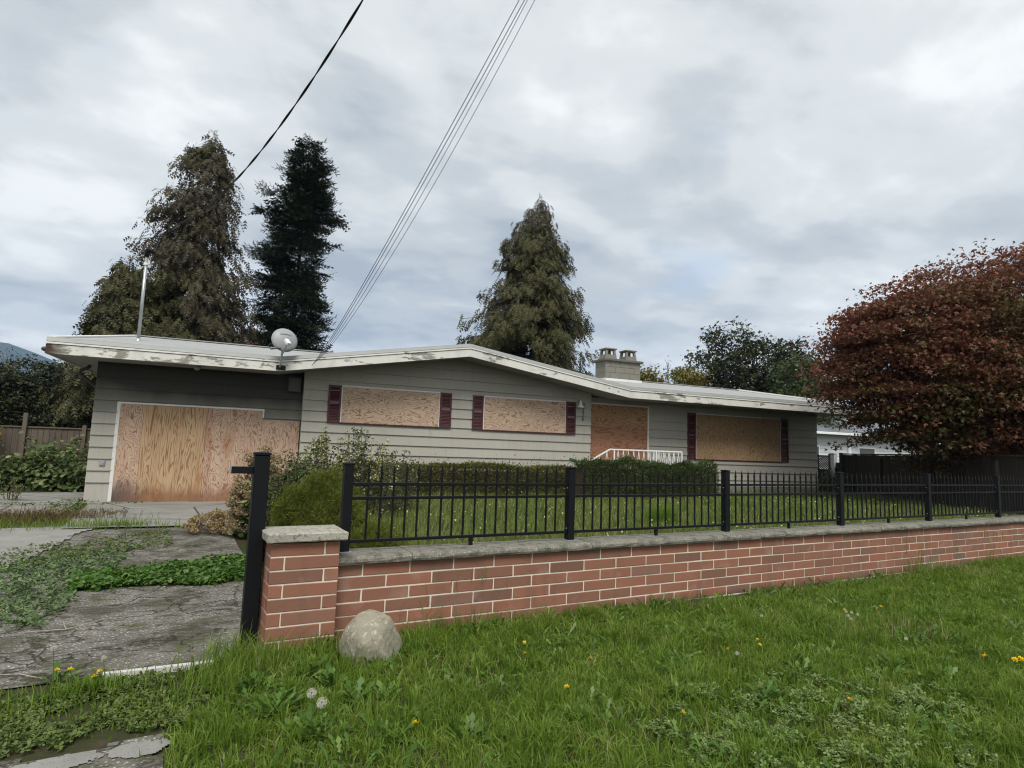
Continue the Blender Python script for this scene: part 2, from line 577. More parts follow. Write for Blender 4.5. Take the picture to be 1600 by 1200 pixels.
# brick faces: each brick its own tone
t = NT('brick_clay')
p = t.coord('Object', rnd=13.0)
rn = t.rand_obj()
c = t.ramp(rn, [(0.0, (0.185, 0.098, 0.068)), (0.10, (0.235, 0.114, 0.076)), (0.45, (0.275, 0.124, 0.080)), (0.88, (0.305, 0.132, 0.082)), (0.95, (0.240, 0.130, 0.092)), (1.0, (0.185, 0.120, 0.084))])
c = t.mix(t.math('MULTIPLY', t.noise(p, 4.5, 6, 0.65), 0.55), c, t.mix(0.55, c, (0.11, 0.062, 0.050)))
wz = t.sep(t.world_pos())[2]
foot = t.math('ADD', t.math('MULTIPLY', wz, 4.5), t.math('MULTIPLY', t.noise(t.world_pos(), 5.0, 6, 0.65), 1.1))
c = t.mix(t.ramp(foot, [(0.45, 0.65), (0.95, 0.0)]), c, (0.075, 0.062, 0.04))
drip_ = t.noise(t.world_pos(scale=(1, 1, 0.12)), 3.5, 6, 0.65)
c = t.mix(t.ramp(drip_, [(0.54, 0.0), (0.72, 0.45)]), c, (0.10, 0.075, 0.06))
c = t.mix(t.ramp(t.noise(p, 2.2, 6, 0.6), [(0.58, 0.0), (0.80, 0.45)]), c, (0.44, 0.37, 0.33))
t.bump(t.noise(p, 42, 6, 0.7), 0.6, 0.004)
MT['brick'] = t.done(c, 0.85, 0.25)
# aggregate concrete coping
t = NT('coping_concrete')
p = t.coord('Object', rnd=3.0)
c = t.mix(t.noise(p, 2.0, 6, 0.65), (0.085, 0.083, 0.068), (0.27, 0.255, 0.21))
sp = t.ramp(t.voro(p, 48), [(0.14, 1.0), (0.32, 0.0)])
c = t.mix(t.math('MULTIPLY', sp, 0.5), c, (0.56, 0.52, 0.42))
c = t.mix(t.ramp(t.noise(p, 9.0, 6, 0.7), [(0.48, 0.0), (0.66, 0.8)]), c, (0.055, 0.056, 0.045))
t.bump(t.math('ADD', t.noise(p, 70, 4), t.voro(p, 60)), 0.6, 0.004)
MT['coping'] = t.done(c, 0.9, 0.2)
t = NT('pillar_cap_stone')
p = t.coord('Object')
c = t.mix(t.noise(p, 3.0, 6, 0.65), (0.25, 0.238, 0.20), (0.42, 0.402, 0.345))
c = t.mix(t.ramp(t.noise(p, 34, 5, 0.7), [(0.50, 0.0), (0.62, 0.85)]), c, (0.14, 0.125, 0.085))
c = t.mix(t.ramp(t.noise(p, 5.0, 5), [(0.58, 0.0), (0.75, 0.55)]), c, (0.15, 0.15, 0.12))
t.bump(t.math('ADD', t.noise(p, 80, 4), t.voro(p, 85)), 0.6, 0.004)
MT['cap'] = t.done(c, 0.9, 0.2)
t = NT('chimney_block')
p = t.coord('Object', rnd=5.0)
c = t.mix(t.noise(p, 3, 6, 0.65), (0.14, 0.135, 0.115), (0.27, 0.26, 0.225))
c = t.mix(t.math('MULTIPLY', t.rand_obj(), 0.4), c, (0.20, 0.175, 0.14))
t.bump(t.noise(p, 40, 4), 0.4, 0.004)
MT['block'] = t.done(c, 0.92, 0.15)
plain('chimney_crown', (0.13, 0.12, 0.105), 0.9, 0.3, 4, bump=0.3)
t = NT('boulder_stone')
p = t.coord('Object')
c = t.mix(t.noise(p, 3.0, 6, 0.65), (0.19, 0.175, 0.125), (0.36, 0.335, 0.26))
c = t.mix(t.ramp(t.noise(p, 26, 5, 0.7), [(0.54, 0.0), (0.66, 0.9)]), c, (0.52, 0.49, 0.41))
c = t.mix(t.ramp(t.noise(p, 19, 5, 0.7), [(0.56, 0.0), (0.70, 0.7)]), c, (0.13, 0.105, 0.06))
c = t.mix(t.ramp(t.noise(p, 4, 4), [(0.5, 0.0), (0.7, 0.5)]), c, (0.15, 0.16, 0.09))
t.bump(t.noise(p, 22, 8, 0.72), 0.8, 0.012)
MT['boulder'] = t.done(c, 0.92, 0.2)
# weathered board fences
def boards(name, lo, hi):
    t = NT(name)
    p = t.coord('Object', scale=(10, 10, 0.7), rnd=17.0)
    c = t.mix(t.noise(p, 2.0, 6, 0.6), lo, hi)
    c = t.mix(t.math('MULTIPLY', t.rand_obj(), 0.5), c, t.mix(0.6, c, tuple(v * 0.4 for v in lo)))
    t.bump(t.noise(p, 5, 5), 0.4, 0.004)
    MT[name] = t.done(c, 0.85, 0.2)


boards('fence_wood', (0.075, 0.060, 0.046), (0.19, 0.155, 0.12))
boards('fence_wood_dark', (0.022, 0.018, 0.015), (0.075, 0.062, 0.05))
boards('bark', (0.035, 0.027, 0.02), (0.11, 0.085, 0.065))
boards('bark_grey', (0.06, 0.052, 0.043), (0.15, 0.13, 0.11))

# ground surfaces
t = NT('ground_soil')
p = t.world_pos()
c = t.mix(t.noise(p, 1.3, 7, 0.62), (0.022, 0.030, 0.011), (0.055, 0.052, 0.026))
c = t.mix(t.ramp(t.noise(p, 7, 5), [(0.5, 0.0), (0.75, 0.55)]), c, (0.085, 0.065, 0.042))
t.bump(t.noise(p, 30, 6), 0.6, 0.02)
MT['soil'] = t.done(c, 0.95, 0.1)
t = NT('driveway_asphalt')
p = t.world_pos()
c = t.mix(t.noise(p, 1.5, 7, 0.62), (0.095, 0.087, 0.075), (0.225, 0.21, 0.185))
vor = t.voro(p, 38)
c = t.mix(t.ramp(vor, [(0.16, 0.9), (0.34, 0.0)]), c, (0.46, 0.445, 0.41))
streak = t.noise(t.world_pos(scale=(2.0, 5.0, 1), rot=(0, 0, rad(-12))), 1.5, 8, 0.75, 1.6)
c = t.mix(t.ramp(streak, [(0.535, 0.0), (0.57, 0.9), (0.60, 0.85), (0.66, 0.0)]), c, (0.028, 0.026, 0.019))
c = t.mix(t.ramp(t.noise(p, 1.4, 8, 0.7), [(0.46, 0.0), (0.60, 0.75)]), c, (0.050, 0.045, 0.026))
c = t.mix(t.ramp(t.noise(p, 2.6, 7, 0.7), [(0.54, 0.0), (0.66, 0.7)]), c, (0.060, 0.068, 0.022))
wv = t.n.new('ShaderNodeVectorMath'); wv.operation = 'ADD'
nzv = t.n.new('ShaderNodeTexNoise'); nzv.inputs['Scale'].default_value = 2.2; nzv.inputs['Detail'].default_value = 5
t.l.new(p, nzv.inputs['Vector']); t.l.new(p, wv.inputs[0]); t.l.new(nzv.outputs['Color'], wv.inputs[1])
crk = t.voro(wv.outputs[0], 1.15, 'DISTANCE_TO_EDGE')
c = t.mix(t.ramp(crk, [(0.006, 0.75), (0.018, 0.0)]), c, (0.022, 0.022, 0.012))
t.bump(t.math('ADD', t.math('ADD', t.math('MULTIPLY', vor, -0.5), t.noise(p, 45, 5)), t.ramp(crk, [(0.0, 0.0), (0.02, 1.0)])), 0.8, 0.012)
MT['asphalt'] = t.done(c, 0.92, 0.2)
t = NT('apron_concrete')
p = t.world_pos()
c = t.mix(t.noise(p, 1.1, 7, 0.6), (0.16, 0.155, 0.14), (0.30, 0.295, 0.27))
c = t.mix(t.ramp(t.noise(t.world_pos(scale=(0.5, 2.4, 1)), 2, 6), [(0.5, 0.0), (0.72, 0.6)]), c, (0.10, 0.098, 0.082))
crk = t.voro(p, 0.55, 'DISTANCE_TO_EDGE')
c = t.mix(t.ramp(crk, [(0.004, 0.85), (0.012, 0.0)]), c, (0.03, 0.028, 0.02))
t.bump(t.noise(p, 50, 5), 0.4, 0.006)
MT['apron'] = t.done(c, 0.9, 0.2)
t = NT('pale_concrete')
p = t.world_pos()
c = t.mix(t.noise(p, 3.1, 8, 0.7), (0.13, 0.127, 0.113), (0.34, 0.33, 0.305))
c = t.mix(t.ramp(t.voro(p, 55), [(0.12, 0.6), (0.3, 0.0)]), c, (0.10, 0.095, 0.08))
t.bump(t.noise(p, 55, 5), 0.5, 0.006)
MT['pale'] = t.done(c, 0.9, 0.2)
plain('kerb_white', (0.56, 0.55, 0.52), 0.8, 0.22, 6)
t = NT('mountain_forest')
p = t.world_pos(scale=(0.01, 0.01, 0.01))
c = t.mix(t.noise(p, 1.0, 8, 0.65), (0.028, 0.045, 0.040), (0.060, 0.080, 0.062))
MT['mountain'] = t.done(c, 0.95, 0.0)

# foliage
G = {}
G['grass'] = leaf_mat('grass_blades', [(0.0, (0.058, 0.112, 0.012)), (0.35, (0.115, 0.198, 0.022)), (0.7, (0.195, 0.285, 0.042)), (0.92, (0.280, 0.350, 0.085)), (1.0, (0.36, 0.34, 0.17))], 0.40, 0.45, (2.6, 0.45))
G['grass_yard'] = leaf_mat('yard_grass_blades', [(0.0, (0.075, 0.110, 0.020)), (0.4, (0.130, 0.175, 0.036)), (0.75, (0.190, 0.230, 0.066)), (0.92, (0.23, 0.235, 0.10)), (1.0, (0.34, 0.30, 0.18))], 0.55, 0.3, (0.7, 0.3))
G['dry'] = leaf_mat('dry_stalks', [(0.0, (0.16, 0.12, 0.055)), (0.6, (0.28, 0.22, 0.11)), (1.0, (0.40, 0.34, 0.20))], 0.6, 0.2)
G['brown_weed'] = leaf_mat('brown_weeds', [(0.0, (0.085, 0.050, 0.024)), (0.5, (0.15, 0.09, 0.045)), (0.8, (0.075, 0.085, 0.025)), (1.0, (0.24, 0.17, 0.09))], 0.6, 0.2)
G['cover'] = leaf_mat('ground_cover_leaves', [(0.0, (0.035, 0.085, 0.012)), (0.5, (0.065, 0.145, 0.020)), (0.9, (0.10, 0.185, 0.035)), (1.0, (0.17, 0.21, 0.06))], 0.45, 0.3)
G['creeper'] = leaf_mat('pale_creeper_leaves', [(0.0, (0.055, 0.095, 0.030)), (0.5, (0.100, 0.160, 0.055)), (1.0, (0.18, 0.24, 0.105))], 0.5, 0.25)
G['moss'] = leaf_mat('low_weeds', [(0.0, (0.050, 0.080, 0.018)), (0.5, (0.090, 0.135, 0.028)), (1.0, (0.17, 0.20, 0.06))], 0.6, 0.25)
G['clover'] = leaf_mat('clover_leaves', [(0.0, (0.075, 0.130, 0.026)), (0.5, (0.135, 0.205, 0.050)), (1.0, (0.25, 0.31, 0.12))], 0.45, 0.25)
G['weedleaf'] = leaf_mat('dandelion_leaves', [(0.0, (0.050, 0.110, 0.014)), (0.5, (0.085, 0.165, 0.026)), (1.0, (0.15, 0.23, 0.05))], 0.45, 0.3)
G['cedar'] = leaf_mat('cedar_sprays', [(0.0, (0.028, 0.029, 0.011)), (0.45, (0.055, 0.055, 0.019)), (0.82, (0.092, 0.084, 0.030)), (1.0, (0.130, 0.092, 0.042))], 0.65, 0.15, (0.35, 0.4))
G['cedar_thin'] = leaf_mat('thin_cedar_sprays', [(0.0, (0.028, 0.027, 0.014)), (0.5, (0.056, 0.050, 0.025)), (1.0, (0.105, 0.080, 0.045))], 0.65, 0.15)
G['fir'] = leaf_mat('fir_needles', [(0.0, (0.008, 0.014, 0.007)), (0.6, (0.016, 0.026, 0.011)), (1.0, (0.034, 0.046, 0.018))], 0.6, 0.08)
G['maple'] = leaf_mat('maple_leaves', [(0.0, (0.055, 0.072, 0.020)), (0.24, (0.092, 0.080, 0.027)), (0.44, (0.135, 0.072, 0.034)), (0.66, (0.175, 0.066, 0.039)), (0.9, (0.245, 0.088, 0.056)), (1.0, (0.21, 0.055, 0.040))], 0.5, 0.3, (0.42, 0.6), green_low=(4.0, .07))
G['broad_dark'] = leaf_mat('dark_broadleaf', [(0.0, (0.020, 0.027, 0.009)), (0.6, (0.040, 0.050, 0.016)), (1.0, (0.090, 0.088, 0.032))], 0.5, 0.2)
G['broad_left'] = leaf_mat('shrubby_tree_leaves', [(0.0, (0.017, 0.023, 0.009)), (0.6, (0.035, 0.042, 0.015)), (1.0, (0.085, 0.075, 0.030))], 0.55, 0.2, (0.3, 0.4))
G['broad_mid'] = leaf_mat('mid_green_broadleaf', [(0.0, (0.035, 0.060, 0.020)), (0.6, (0.060, 0.090, 0.028)), (1.0, (0.12, 0.13, 0.05))], 0.5, 0.25)
G['yellow'] = leaf_mat('yellowing_leaves', [(0.0, (0.085, 0.095, 0.022)), (0.5, (0.17, 0.15, 0.03)), (1.0, (0.30, 0.23, 0.05))], 0.5, 0.3)
G['hedge'] = leaf_mat('hedge_leaves', [(0.0, (0.055, 0.068, 0.018)), (0.5, (0.110, 0.122, 0.032)), (1.0, (0.20, 0.175, 0.062))], 0.55, 0.2, (1.2, 0.35))
G['yew'] = leaf_mat('yew_leaves', [(0.0, (0.028, 0.052, 0.014)), (0.6, (0.060, 0.088, 0.024)), (1.0, (0.13, 0.15, 0.046))], 0.5, 0.15, (1.5, 0.3))
G['heath'] = leaf_mat('heath_sprigs', [(0.0, (0.058, 0.074, 0.010)), (0.5, (0.112, 0.135, 0.020)), (0.9, (0.18, 0.20, 0.040)), (1.0, (0.25, 0.21, 0.08))], 0.6, 0.25, (1.6, 0.35))
G['border'] = leaf_mat('border_shrub_leaves', [(0.0, (0.032, 0.052, 0.018)), (0.6, (0.065, 0.090, 0.030)), (1.0, (0.13, 0.15, 0.06))], 0.5, 0.25)
G['vine'] = leaf_mat('bramble_leaves', [(0.0, (0.055, 0.085, 0.026)), (0.5, (0.105, 0.145, 0.048)), (0.9, (0.20, 0.24, 0.10)), (1.0, (0.30, 0.29, 0.12))], 0.45, 0.3)
G['petal_y'] = leaf_mat('yellow_petals', [(0.0, (0.75, 0.52, 0.01)), (1.0, (0.85, 0.66, 0.03))], 0.5, 0.2)
G['petal_pale'] = leaf_mat('pale_yellow_florets', [(0.0, (0.40, 0.38, 0.13)), (0.6, (0.56, 0.53, 0.24)), (1.0, (0.66, 0.64, 0.42))], 0.5, 0.25)
G['seed'] = leaf_mat('white_seed_fluff', [(0.0, (0.60, 0.58, 0.50)), (1.0, (0.80, 0.78, 0.70))], 0.8, 0.4)
G['hydrangea'] = leaf_mat('dried_florets', [(0.0, (0.20, 0.135, 0.075)), (0.5, (0.32, 0.235, 0.13)), (1.0, (0.44, 0.36, 0.22))], 0.7, 0.25)
G['tan'] = leaf_mat('dead_tan_foliage', [(0.0, (0.21, 0.145, 0.06)), (0.5, (0.34, 0.25, 0.12)), (1.0, (0.48, 0.39, 0.22))], 0.7, 0.25)
G['red_shrub'] = leaf_mat('reddish_leaves', [(0.0, (0.12, 0.035, 0.02)), (1.0, (0.26, 0.085, 0.045))], 0.5, 0.25)
# ------------------------------------------------------------------ ground, drive, pavements, mountain
def axis(lo, hi, step, out):
    a = list(np.arange(lo, hi + 1e-6, step))
    g = [hi + step * 1.6 ** k for k in range(1, 22) if hi + step * 1.6 ** k < out] + [out]
    h = [lo - step * 1.6 ** k for k in range(1, 22) if lo - step * 1.6 ** k > -out] + [-out]
    return np.array(h[::-1] + a + g)


ax, ay = axis(-7, 24, 0.24, 3500), axis(-2, 26, 0.16, 3500)
gx, gy = np.meshgrid(ax, ay, indexing='ij')
V = np.stack([gx, gy, gz(gx, gy)], -1).reshape(-1, 3)
ni, nj = len(ax), len(ay)
I, J = np.meshgrid(np.arange(ni - 1), np.arange(nj - 1), indexing='ij')
q = (I * nj + J).ravel()
tag(obj('ground', np_mesh('ground', V, np.stack([q, q + nj, q + nj + 1, q + 1], -1), MT['soil'], True)), kind='structure')


def sheet(name, inside, box, mat, lift, step=0.05, kind='structure', parent=None):
    """a paved sheet that follows the ground; inside(x, y) > 0 keeps a cell"""
    x = np.arange(box[0], box[1], step); y = np.arange(box[2], box[3], step)
    X, Y = np.meshgrid(x, y, indexing='ij')
    keep = inside((X[:-1, :-1] + X[1:, 1:]) / 2, (Y[:-1, :-1] + Y[1:, 1:]) / 2) > 0
    Vv = np.stack([X, Y, gz(X, Y) + lift], -1).reshape(-1, 3)
    ii, jj = np.nonzero(keep)
    qq = ii * len(y) + jj
    F = np.stack([qq, qq + len(y), qq + len(y) + 1, qq + 1], -1)
    used = np.unique(F); remap = np.full(len(Vv), -1); remap[used] = np.arange(len(used))
    return tag(obj(name, np_mesh(name, Vv[used], remap[F], mat, True), parent), kind=kind)


sheet('driveway', lambda x, y: np.minimum(np.minimum(0.98 + 0.05 * wob(x, y, 3) - x, y - 4.88 - 0.05 * wob(x, y, 4, 2)), 12.2 - y), (-7, 1.25, 4.6, 12.6), MT['asphalt'], 0.012, 0.07)
sheet('garage_apron', lambda x, y: np.minimum(np.minimum(1.5 + 0.04 * wob(x, y, 3) - x, y - 11.62), (H_D + 0.2 - x * HN[0]) / HN[1] - y), (-1.35, 1.8, 11.5, 15.7), MT['apron'], 0.045, 0.08)
sheet('side_slab', lambda x, y: np.minimum(np.minimum(-1.6 - x, y - 13.6 - 0.15 * wob(x, y, 2)), 18.4 + 0.1 * wob(x, y, 2) - y), (-8, -1.5, 13, 19), MT['apron'], 0.04, 0.08)
sheet('parking_slab', lambda x, y: np.minimum(-1.15 - 0.16 * (10.6 - y) + 0.06 * wob(x, y, 3) - x, np.minimum(y - 8.9 - 0.1 * wob(x, y, 3, 1), 11.9 - y)), (-7, -0.8, 8.6, 12.2), MT['pale'], 0.03, 0.06)
sheet('road_pavement', lambda x, y: np.minimum(3.86 + 0.10 * x + 0.05 * wob(x, y, 5, 1) - y, 0.10 + 0.04 * wob(x, y, 6, 2) - x), (-4, 0.4, 1.6, 4.1), MT['asphalt'], 0.01, 0.05)
sheet('pavement_patch', lambda x, y: 0.030 - ((x - 0.0) ** 2 * 1.6 + (y - 3.70) ** 2 * 4) + 0.012 * wob(x, y, 12, 1) + 0.010 * wob(x, y, 37, 2), (-0.4, 0.4, 3.3, 4.0), MT['pale'], 0.016, 0.012)
sheet('pavement_patch', lambda x, y: 0.05 - ((x + 0.42) ** 2 * 0.8 + (y - 3.68 - 0.1 * (x + 0.42)) ** 2 * 5) + 0.015 * wob(x, y, 12, 3) + 0.012 * wob(x, y, 37, 2), (-1.2, -0.12, 3.3, 4.05), MT['pale'], 0.016, 0.012)
kb = MB()
k0, k1 = on_z(160, 1057, 0.02), on_z(334, 1037, 0.02)
kb.bar((k0[0], k0[1], -0.005), (k1[0], k1[1], -0.005), 0.045, 0.09)
tag(kb.build('drive_edging', MT['kerb_white']), kind='structure')

# blue forested ridge, a few kilometres off
R0 = 3000.0
n_az = 90
az = np.linspace(rad(-75), rad(75), n_az)
pa = project(np.stack([np.sin(az) * R0, np.cos(az) * R0, np.full(n_az, 1.575)], -1))
prof = 115 + 40 * np.sin(az * 5.1 + 0.6) + 22 * np.sin(az * 13 + 1) + 9 * np.sin(az * 37)
azl = np.array([math.atan2(*(ray(px, 600)[:2])) for px in (-700, -200, 0, 40, 75, 110, 150, 260, 420)])
zl = []
for px, py in ((-700, 470), (-200, 505), (0, 534), (40, 549), (75, 562), (110, 572), (150, 581), (260, 605), (420, 640)):
    d = ray(px, py); zl.append(1.575 + d[2] / math.hypot(d[0], d[1]) * R0)
prof = np.where(az < azl[-1], np.interp(az, azl, zl) + 4 * np.sin(az * 60) + 3 * np.sin(az * 143), prof * 0.6)
rows = []
for dd, hh in ((0, 0.0), (60, 0.45), (130, 0.8), (200, 1.0), (420, 0.85), (900, 0.0)):
    rr = R0 - 200 + dd
    rows.append(np.stack([np.sin(az) * rr, np.cos(az) * rr, prof * hh * (rr / R0 if hh == 1 else 1) - (2 if hh == 0 else 0)], -1))
Vm = np.concatenate(rows)
F = []
for a in range(len(rows) - 1):
    for b in range(n_az - 1):
        F.append((a * n_az + b, (a + 1) * n_az + b, (a + 1) * n_az + b + 1, a * n_az + b + 1))
tag(obj('hills', np_mesh('hills', Vm, F, MT['mountain'], True)), kind='structure')

# ------------------------------------------------------------------ the house
house = empty('house', hw(0, 0, 0), H_ANG, 'long low boarded-up grey sided house with white peeling fascia and plywood openings', 'house')


def hbox(name, a, mat, parent=None):
    return MB().box(*a).build(name, MT[mat], parent or house)


S_RIDGE, Z_EAVE, Z_RIDGE, S_V1, S_V2 = 4.90, 3.145, 3.89, 0.42, 9.75
S_L, S_R, O_F = -3.90, 19.10, -0.90


def soff(s):
    return min(Z_RIDGE - (Z_RIDGE - Z_EAVE) * (S_RIDGE - s) / (S_RIDGE - S_V1), Z_RIDGE - (Z_RIDGE - Z_EAVE) * (s - S_RIDGE) / (S_V2 - S_RIDGE)) + 0.05


def clip(poly, a, b, c):
    """keep a*s + b*z <= c"""
    out = []
    for i in range(len(poly)):
        p, q_ = poly[i], poly[(i + 1) % len(poly)]
        dp, dq = a * p[0] + b * p[1] - c, a * q_[0] + b * q_[1] - c
        if dp <= 0: out.append(p)
        if dp * dq < 0:
            t_ = dp / (dp - dq)
            out.append((p[0] + (q_[0] - p[0]) * t_, p[1] + (q_[1] - p[1]) * t_))
    return out


EXPO, Z_REF = 0.254, 2.092


def siding(wall, op, s0, s1, z_lo, z_hi, openings, gable=False, mat='siding', first=None, seed=1):
    rnd = random.Random(seed)
    k = math.ceil((z_lo - Z_REF) / EXPO - 0.15)
    rows = [(z_lo, Z_REF + k * EXPO)] if Z_REF + k * EXPO - z_lo > 0.06 else []
    if first: rows = [(z_lo, first)]; k = round((first - Z_REF) / EXPO)
    while Z_REF + k * EXPO < z_hi - 0.02:
        rows.append((Z_REF + k * EXPO, min(Z_REF + (k + 1) * EXPO, z_hi))); k += 1
    for zb, zt in rows:
        cuts = [(s0, s1)]
        for a, b, c, d in openings:
            if c <= zb + 0.09 and d >= zt - 0.09:
                cuts = [x for l, r in cuts for x in ((l, min(r, a)), (max(l, b), r)) if x[1] - x[0] > 0.02]
        for l, r in cuts:
            x = l
            while x < r - 0.01:
                e = min(r, x + rnd.uniform(2.4, 3.9))
                if r - e < 0.7: e = r
                poly = [(x + (0.0015 if x > l else 0), zb + 0.001), (e - (0.0015 if e < r else 0), zb + 0.001), (e - (0.0015 if e < r else 0), zt + 0.012), (x + (0.0015 if x > l else 0), zt + 0.012)]
                if gable:
                    g = (Z_RIDGE - Z_EAVE) / (S_RIDGE - S_V1)
                    poly = clip(poly, -g, 1, Z_RIDGE + 0.05 - g * S_RIDGE)
                    g2 = (Z_RIDGE - Z_EAVE) / (S_V2 - S_RIDGE)
                    poly = clip(poly, g2, 1, Z_RIDGE + 0.05 + g2 * S_RIDGE)
                if len(poly) >= 3:
                    h = zt + 0.012 - zb
                    n = len(poly)
                    fr = [(s, op - 0.040 + 0.036 * (z - zb) / h, z) for s, z in poly]
                    bk = [(s, op - 0.0015, z) for s, z in poly]
                    m = MB().add(fr + bk, [tuple(range(n)), tuple(range(2 * n - 1, n - 1, -1))] + [(i, n + i, n + (i + 1) % n, (i + 1) % n) for i in range(n)])
                    m.build('siding_board', MT[mat], wall)
                x = e


# main body (hidden behind the boards)
gw = MB()
pts = [(1.02, 0.3), (8.99, 0.3), (8.99, soff(8.99)), (4.9, soff(4.9)), (1.02, soff(1.02))]
gw.add([(s, 0.0, z) for s, z in pts] + [(s, 0.24, z) for s, z in pts], [(0, 1, 2, 3, 4), (9, 8, 7, 6, 5)] + [(i, 5 + i, 5 + (i + 1) % 5, (i + 1) % 5) for i in range(5)])
front_wall = gw.build('front_wall', MT['siding'], house)
siding(front_wall, 0.0, 1.02, 8.99, 0.42, 3.95, [(1.93, 4.41, 2.1, 2.98), (5.66, 8.14, 2.1, 2.98)], True, seed=3)
gar = MB().box(-3.24, 0.17, 0.255, 0.40, 2.30, 3.2).box(-3.24, -2.75, 0.255, 0.40, 0.05, 2.30).box(0.17, 1.02, 0.255, 0.40, 2.09, 3.2).box(-3.24, -3.09, 0.40, 7.2, 0.05, 3.2)
garage_wall = gar.build('garage_wall', MT['siding'], house)
siding(garage_wall, 0.25, -3.24, 1.02, 0.06, 2.10, [(-2.77, 1.03, 0.0, 2.4)], first=0.60, seed=5)
siding(garage_wall, 0.25, -3.24, 1.02, 2.092, 3.2, [(-2.77, 0.17, 0.0, 2.31)], mat='siding_soot_shade', seed=8)
wing = MB().box(8.99, 18.39, 0.255, 0.40, 0.3, 3.2).box(18.24, 18.39, 0.40, 7.2, 0.3, 3.2).box(-3.09, 18.24, 7.05, 7.2, 0.05, 3.2)
wing_wall = wing.build('wing_wall', MT['siding'], house)
siding(wing_wall, 0.25, 8.99, 18.39, 0.62, 3.2, [(9.05, 11.18, 0.6, 3.03), (13.0, 16.63, 1.48, 2.92)], seed=9)
fd = hbox('foundation', (8.99, 18.40, 0.225, 0.2545, 0.1, 0.618), 'foundation')
rnd = random.Random(4)
fm = [MB().cbox(0, 0.385, -0.012, 0.02, 0, 0.094, 0.006).mesh('foundation_brick', MT['brick_f'] if 'brick_f' in MT else MT['block']) for _ in range(1)]
for r in range(2):
    x = 11.6 + (0.2 if r else 0)
    while x < 18.0:
        o = obj('foundation_brick', fm[0], fd, (x, 0.225, 0.40 + r * 0.105)); x += 0.40
hbox('front_foundation', (1.03, 8.98, 0.003, 0.23, 0.1, 0.418), 'foundation')

# roofs
def roof_part(name, polys, mat='roof', th=0.05):
    m = MB()
    for P in polys:
        n = len(P)
        m.add([tuple(p) for p in P] + [(p[0], p[1], p[2] - th) for p in P], [tuple(range(n)), tuple(range(2 * n - 1, n - 1, -1))] + [(i, n + i, n + (i + 1) % n, (i + 1) % n) for i in range(n)])
    return m.build(name, MT[mat], house)


ZT = 0.315     # roof edge above the fascia's lower edge
zt_e, zt_r = Z_EAVE + ZT, Z_RIDGE + ZT
roof = roof_part('roof', [
    [(S_V1, O_F + .03, zt_e), (S_RIDGE, O_F + .03, zt_r), (S_RIDGE, 8.0, zt_r), (S_V1, 8.0, zt_e)],
    [(S_RIDGE, O_F + .03, zt_r), (S_V2, O_F + .03, zt_e), (S_V2, 8.0, zt_e), (S_RIDGE, 8.0, zt_r)]])
g_ridge, w_ridge = 4.20, 4.19
roof_part('garage_roof', [
    [(S_L + .03, O_F + .03, zt_e), (S_V1, O_F + .03, zt_e), (4.5, 3.0, g_ridge), (-3.03, 3.0, g_ridge)],
    [(S_L + .03, O_F + .03, zt_e), (-3.03, 3.0, g_ridge), (S_L + .03, 7.8, zt_e)],
    [(-3.03, 3.0, g_ridge), (4.5, 3.0, g_ridge), (S_V1, 7.8, zt_e), (S_L + .03, 7.8, zt_e)]])
roof_part('wing_roof', [
    [(S_V2, O_F + .03, zt_e + .01), (S_R - .03, O_F + .03, zt_e + .01), (17.4, 3.0, w_ridge), (5.3, 3.0, w_ridge)],
    [(S_R - .03, O_F + .03, zt_e + .01), (S_R - .03, 7.8, zt_e + .01), (17.4, 3.0, w_ridge)],
    [(5.3, 3.0, w_ridge), (17.4, 3.0, w_ridge), (S_R - .03, 7.8, zt_e + .01), (S_V2, 7.8, zt_e + .01)]])
# hip flashings
MB().bar((-3.84, O_F + .1, zt_e + .03), (-3.03, 3.0, g_ridge + .02), 0.16, 0.03).build('hip_flashing', MT['flashing_white'], roof)
MB().bar((17.4, 3.0, w_ridge + .03), (18.75, 0.0, zt_e + 0.20), 0.16, 0.05).build('hip_flashing', MT['flashing_white'], roof)
MB().bar((-3.03, 3.0, g_ridge + .015), (3.6, 3.0, g_ridge + .015), 0.2, 0.025).build('ridge_cap', MT['gravel_stop'], roof)
MB().bar((6.0, 3.0, w_ridge + .015), (17.4, 3.0, w_ridge + .015), 0.2, 0.025).build('ridge_cap', MT['gravel_stop'], roof)

# fascia: board, drip strip and gravel stop along the edge
def edge_run(a, b, mat='fascia', ea=0.0, eb=0.0):
    (sa, za), (sb, zb_) = a, b
    def strip(z0, z1, y0, y1, name, m, tilt=0.0):
        mb = MB()
        mb.add([(sa - ea, y0, za + z0), (sb + eb, y0, zb_ + z0), (sb + eb, y1, zb_ + z0), (sa - ea, y1, za + z0),
                (sa - ea, y0 + tilt, za + z1), (sb + eb, y0 + tilt, zb_ + z1), (sb + eb, y1, zb_ + z1), (sa - ea, y1, za + z1)],
               [(0, 3, 2, 1), (4, 5, 6, 7), (0, 1, 5, 4), (1, 2, 6, 5), (2, 3, 7, 6), (3, 0, 4, 7)])
        return mb.build(name, MT[m], house)
    strip(0.0, 0.19, O_F, O_F + 0.028, 'fascia_board', mat)
    strip(0.200, 0.236, O_F - 0.018, O_F + 0.02, 'drip_strip', 'drip')
    strip(0.248, 0.335, O_F + 0.002, O_F + 0.03, 'gravel_stop', 'gravel_stop', 0.03)


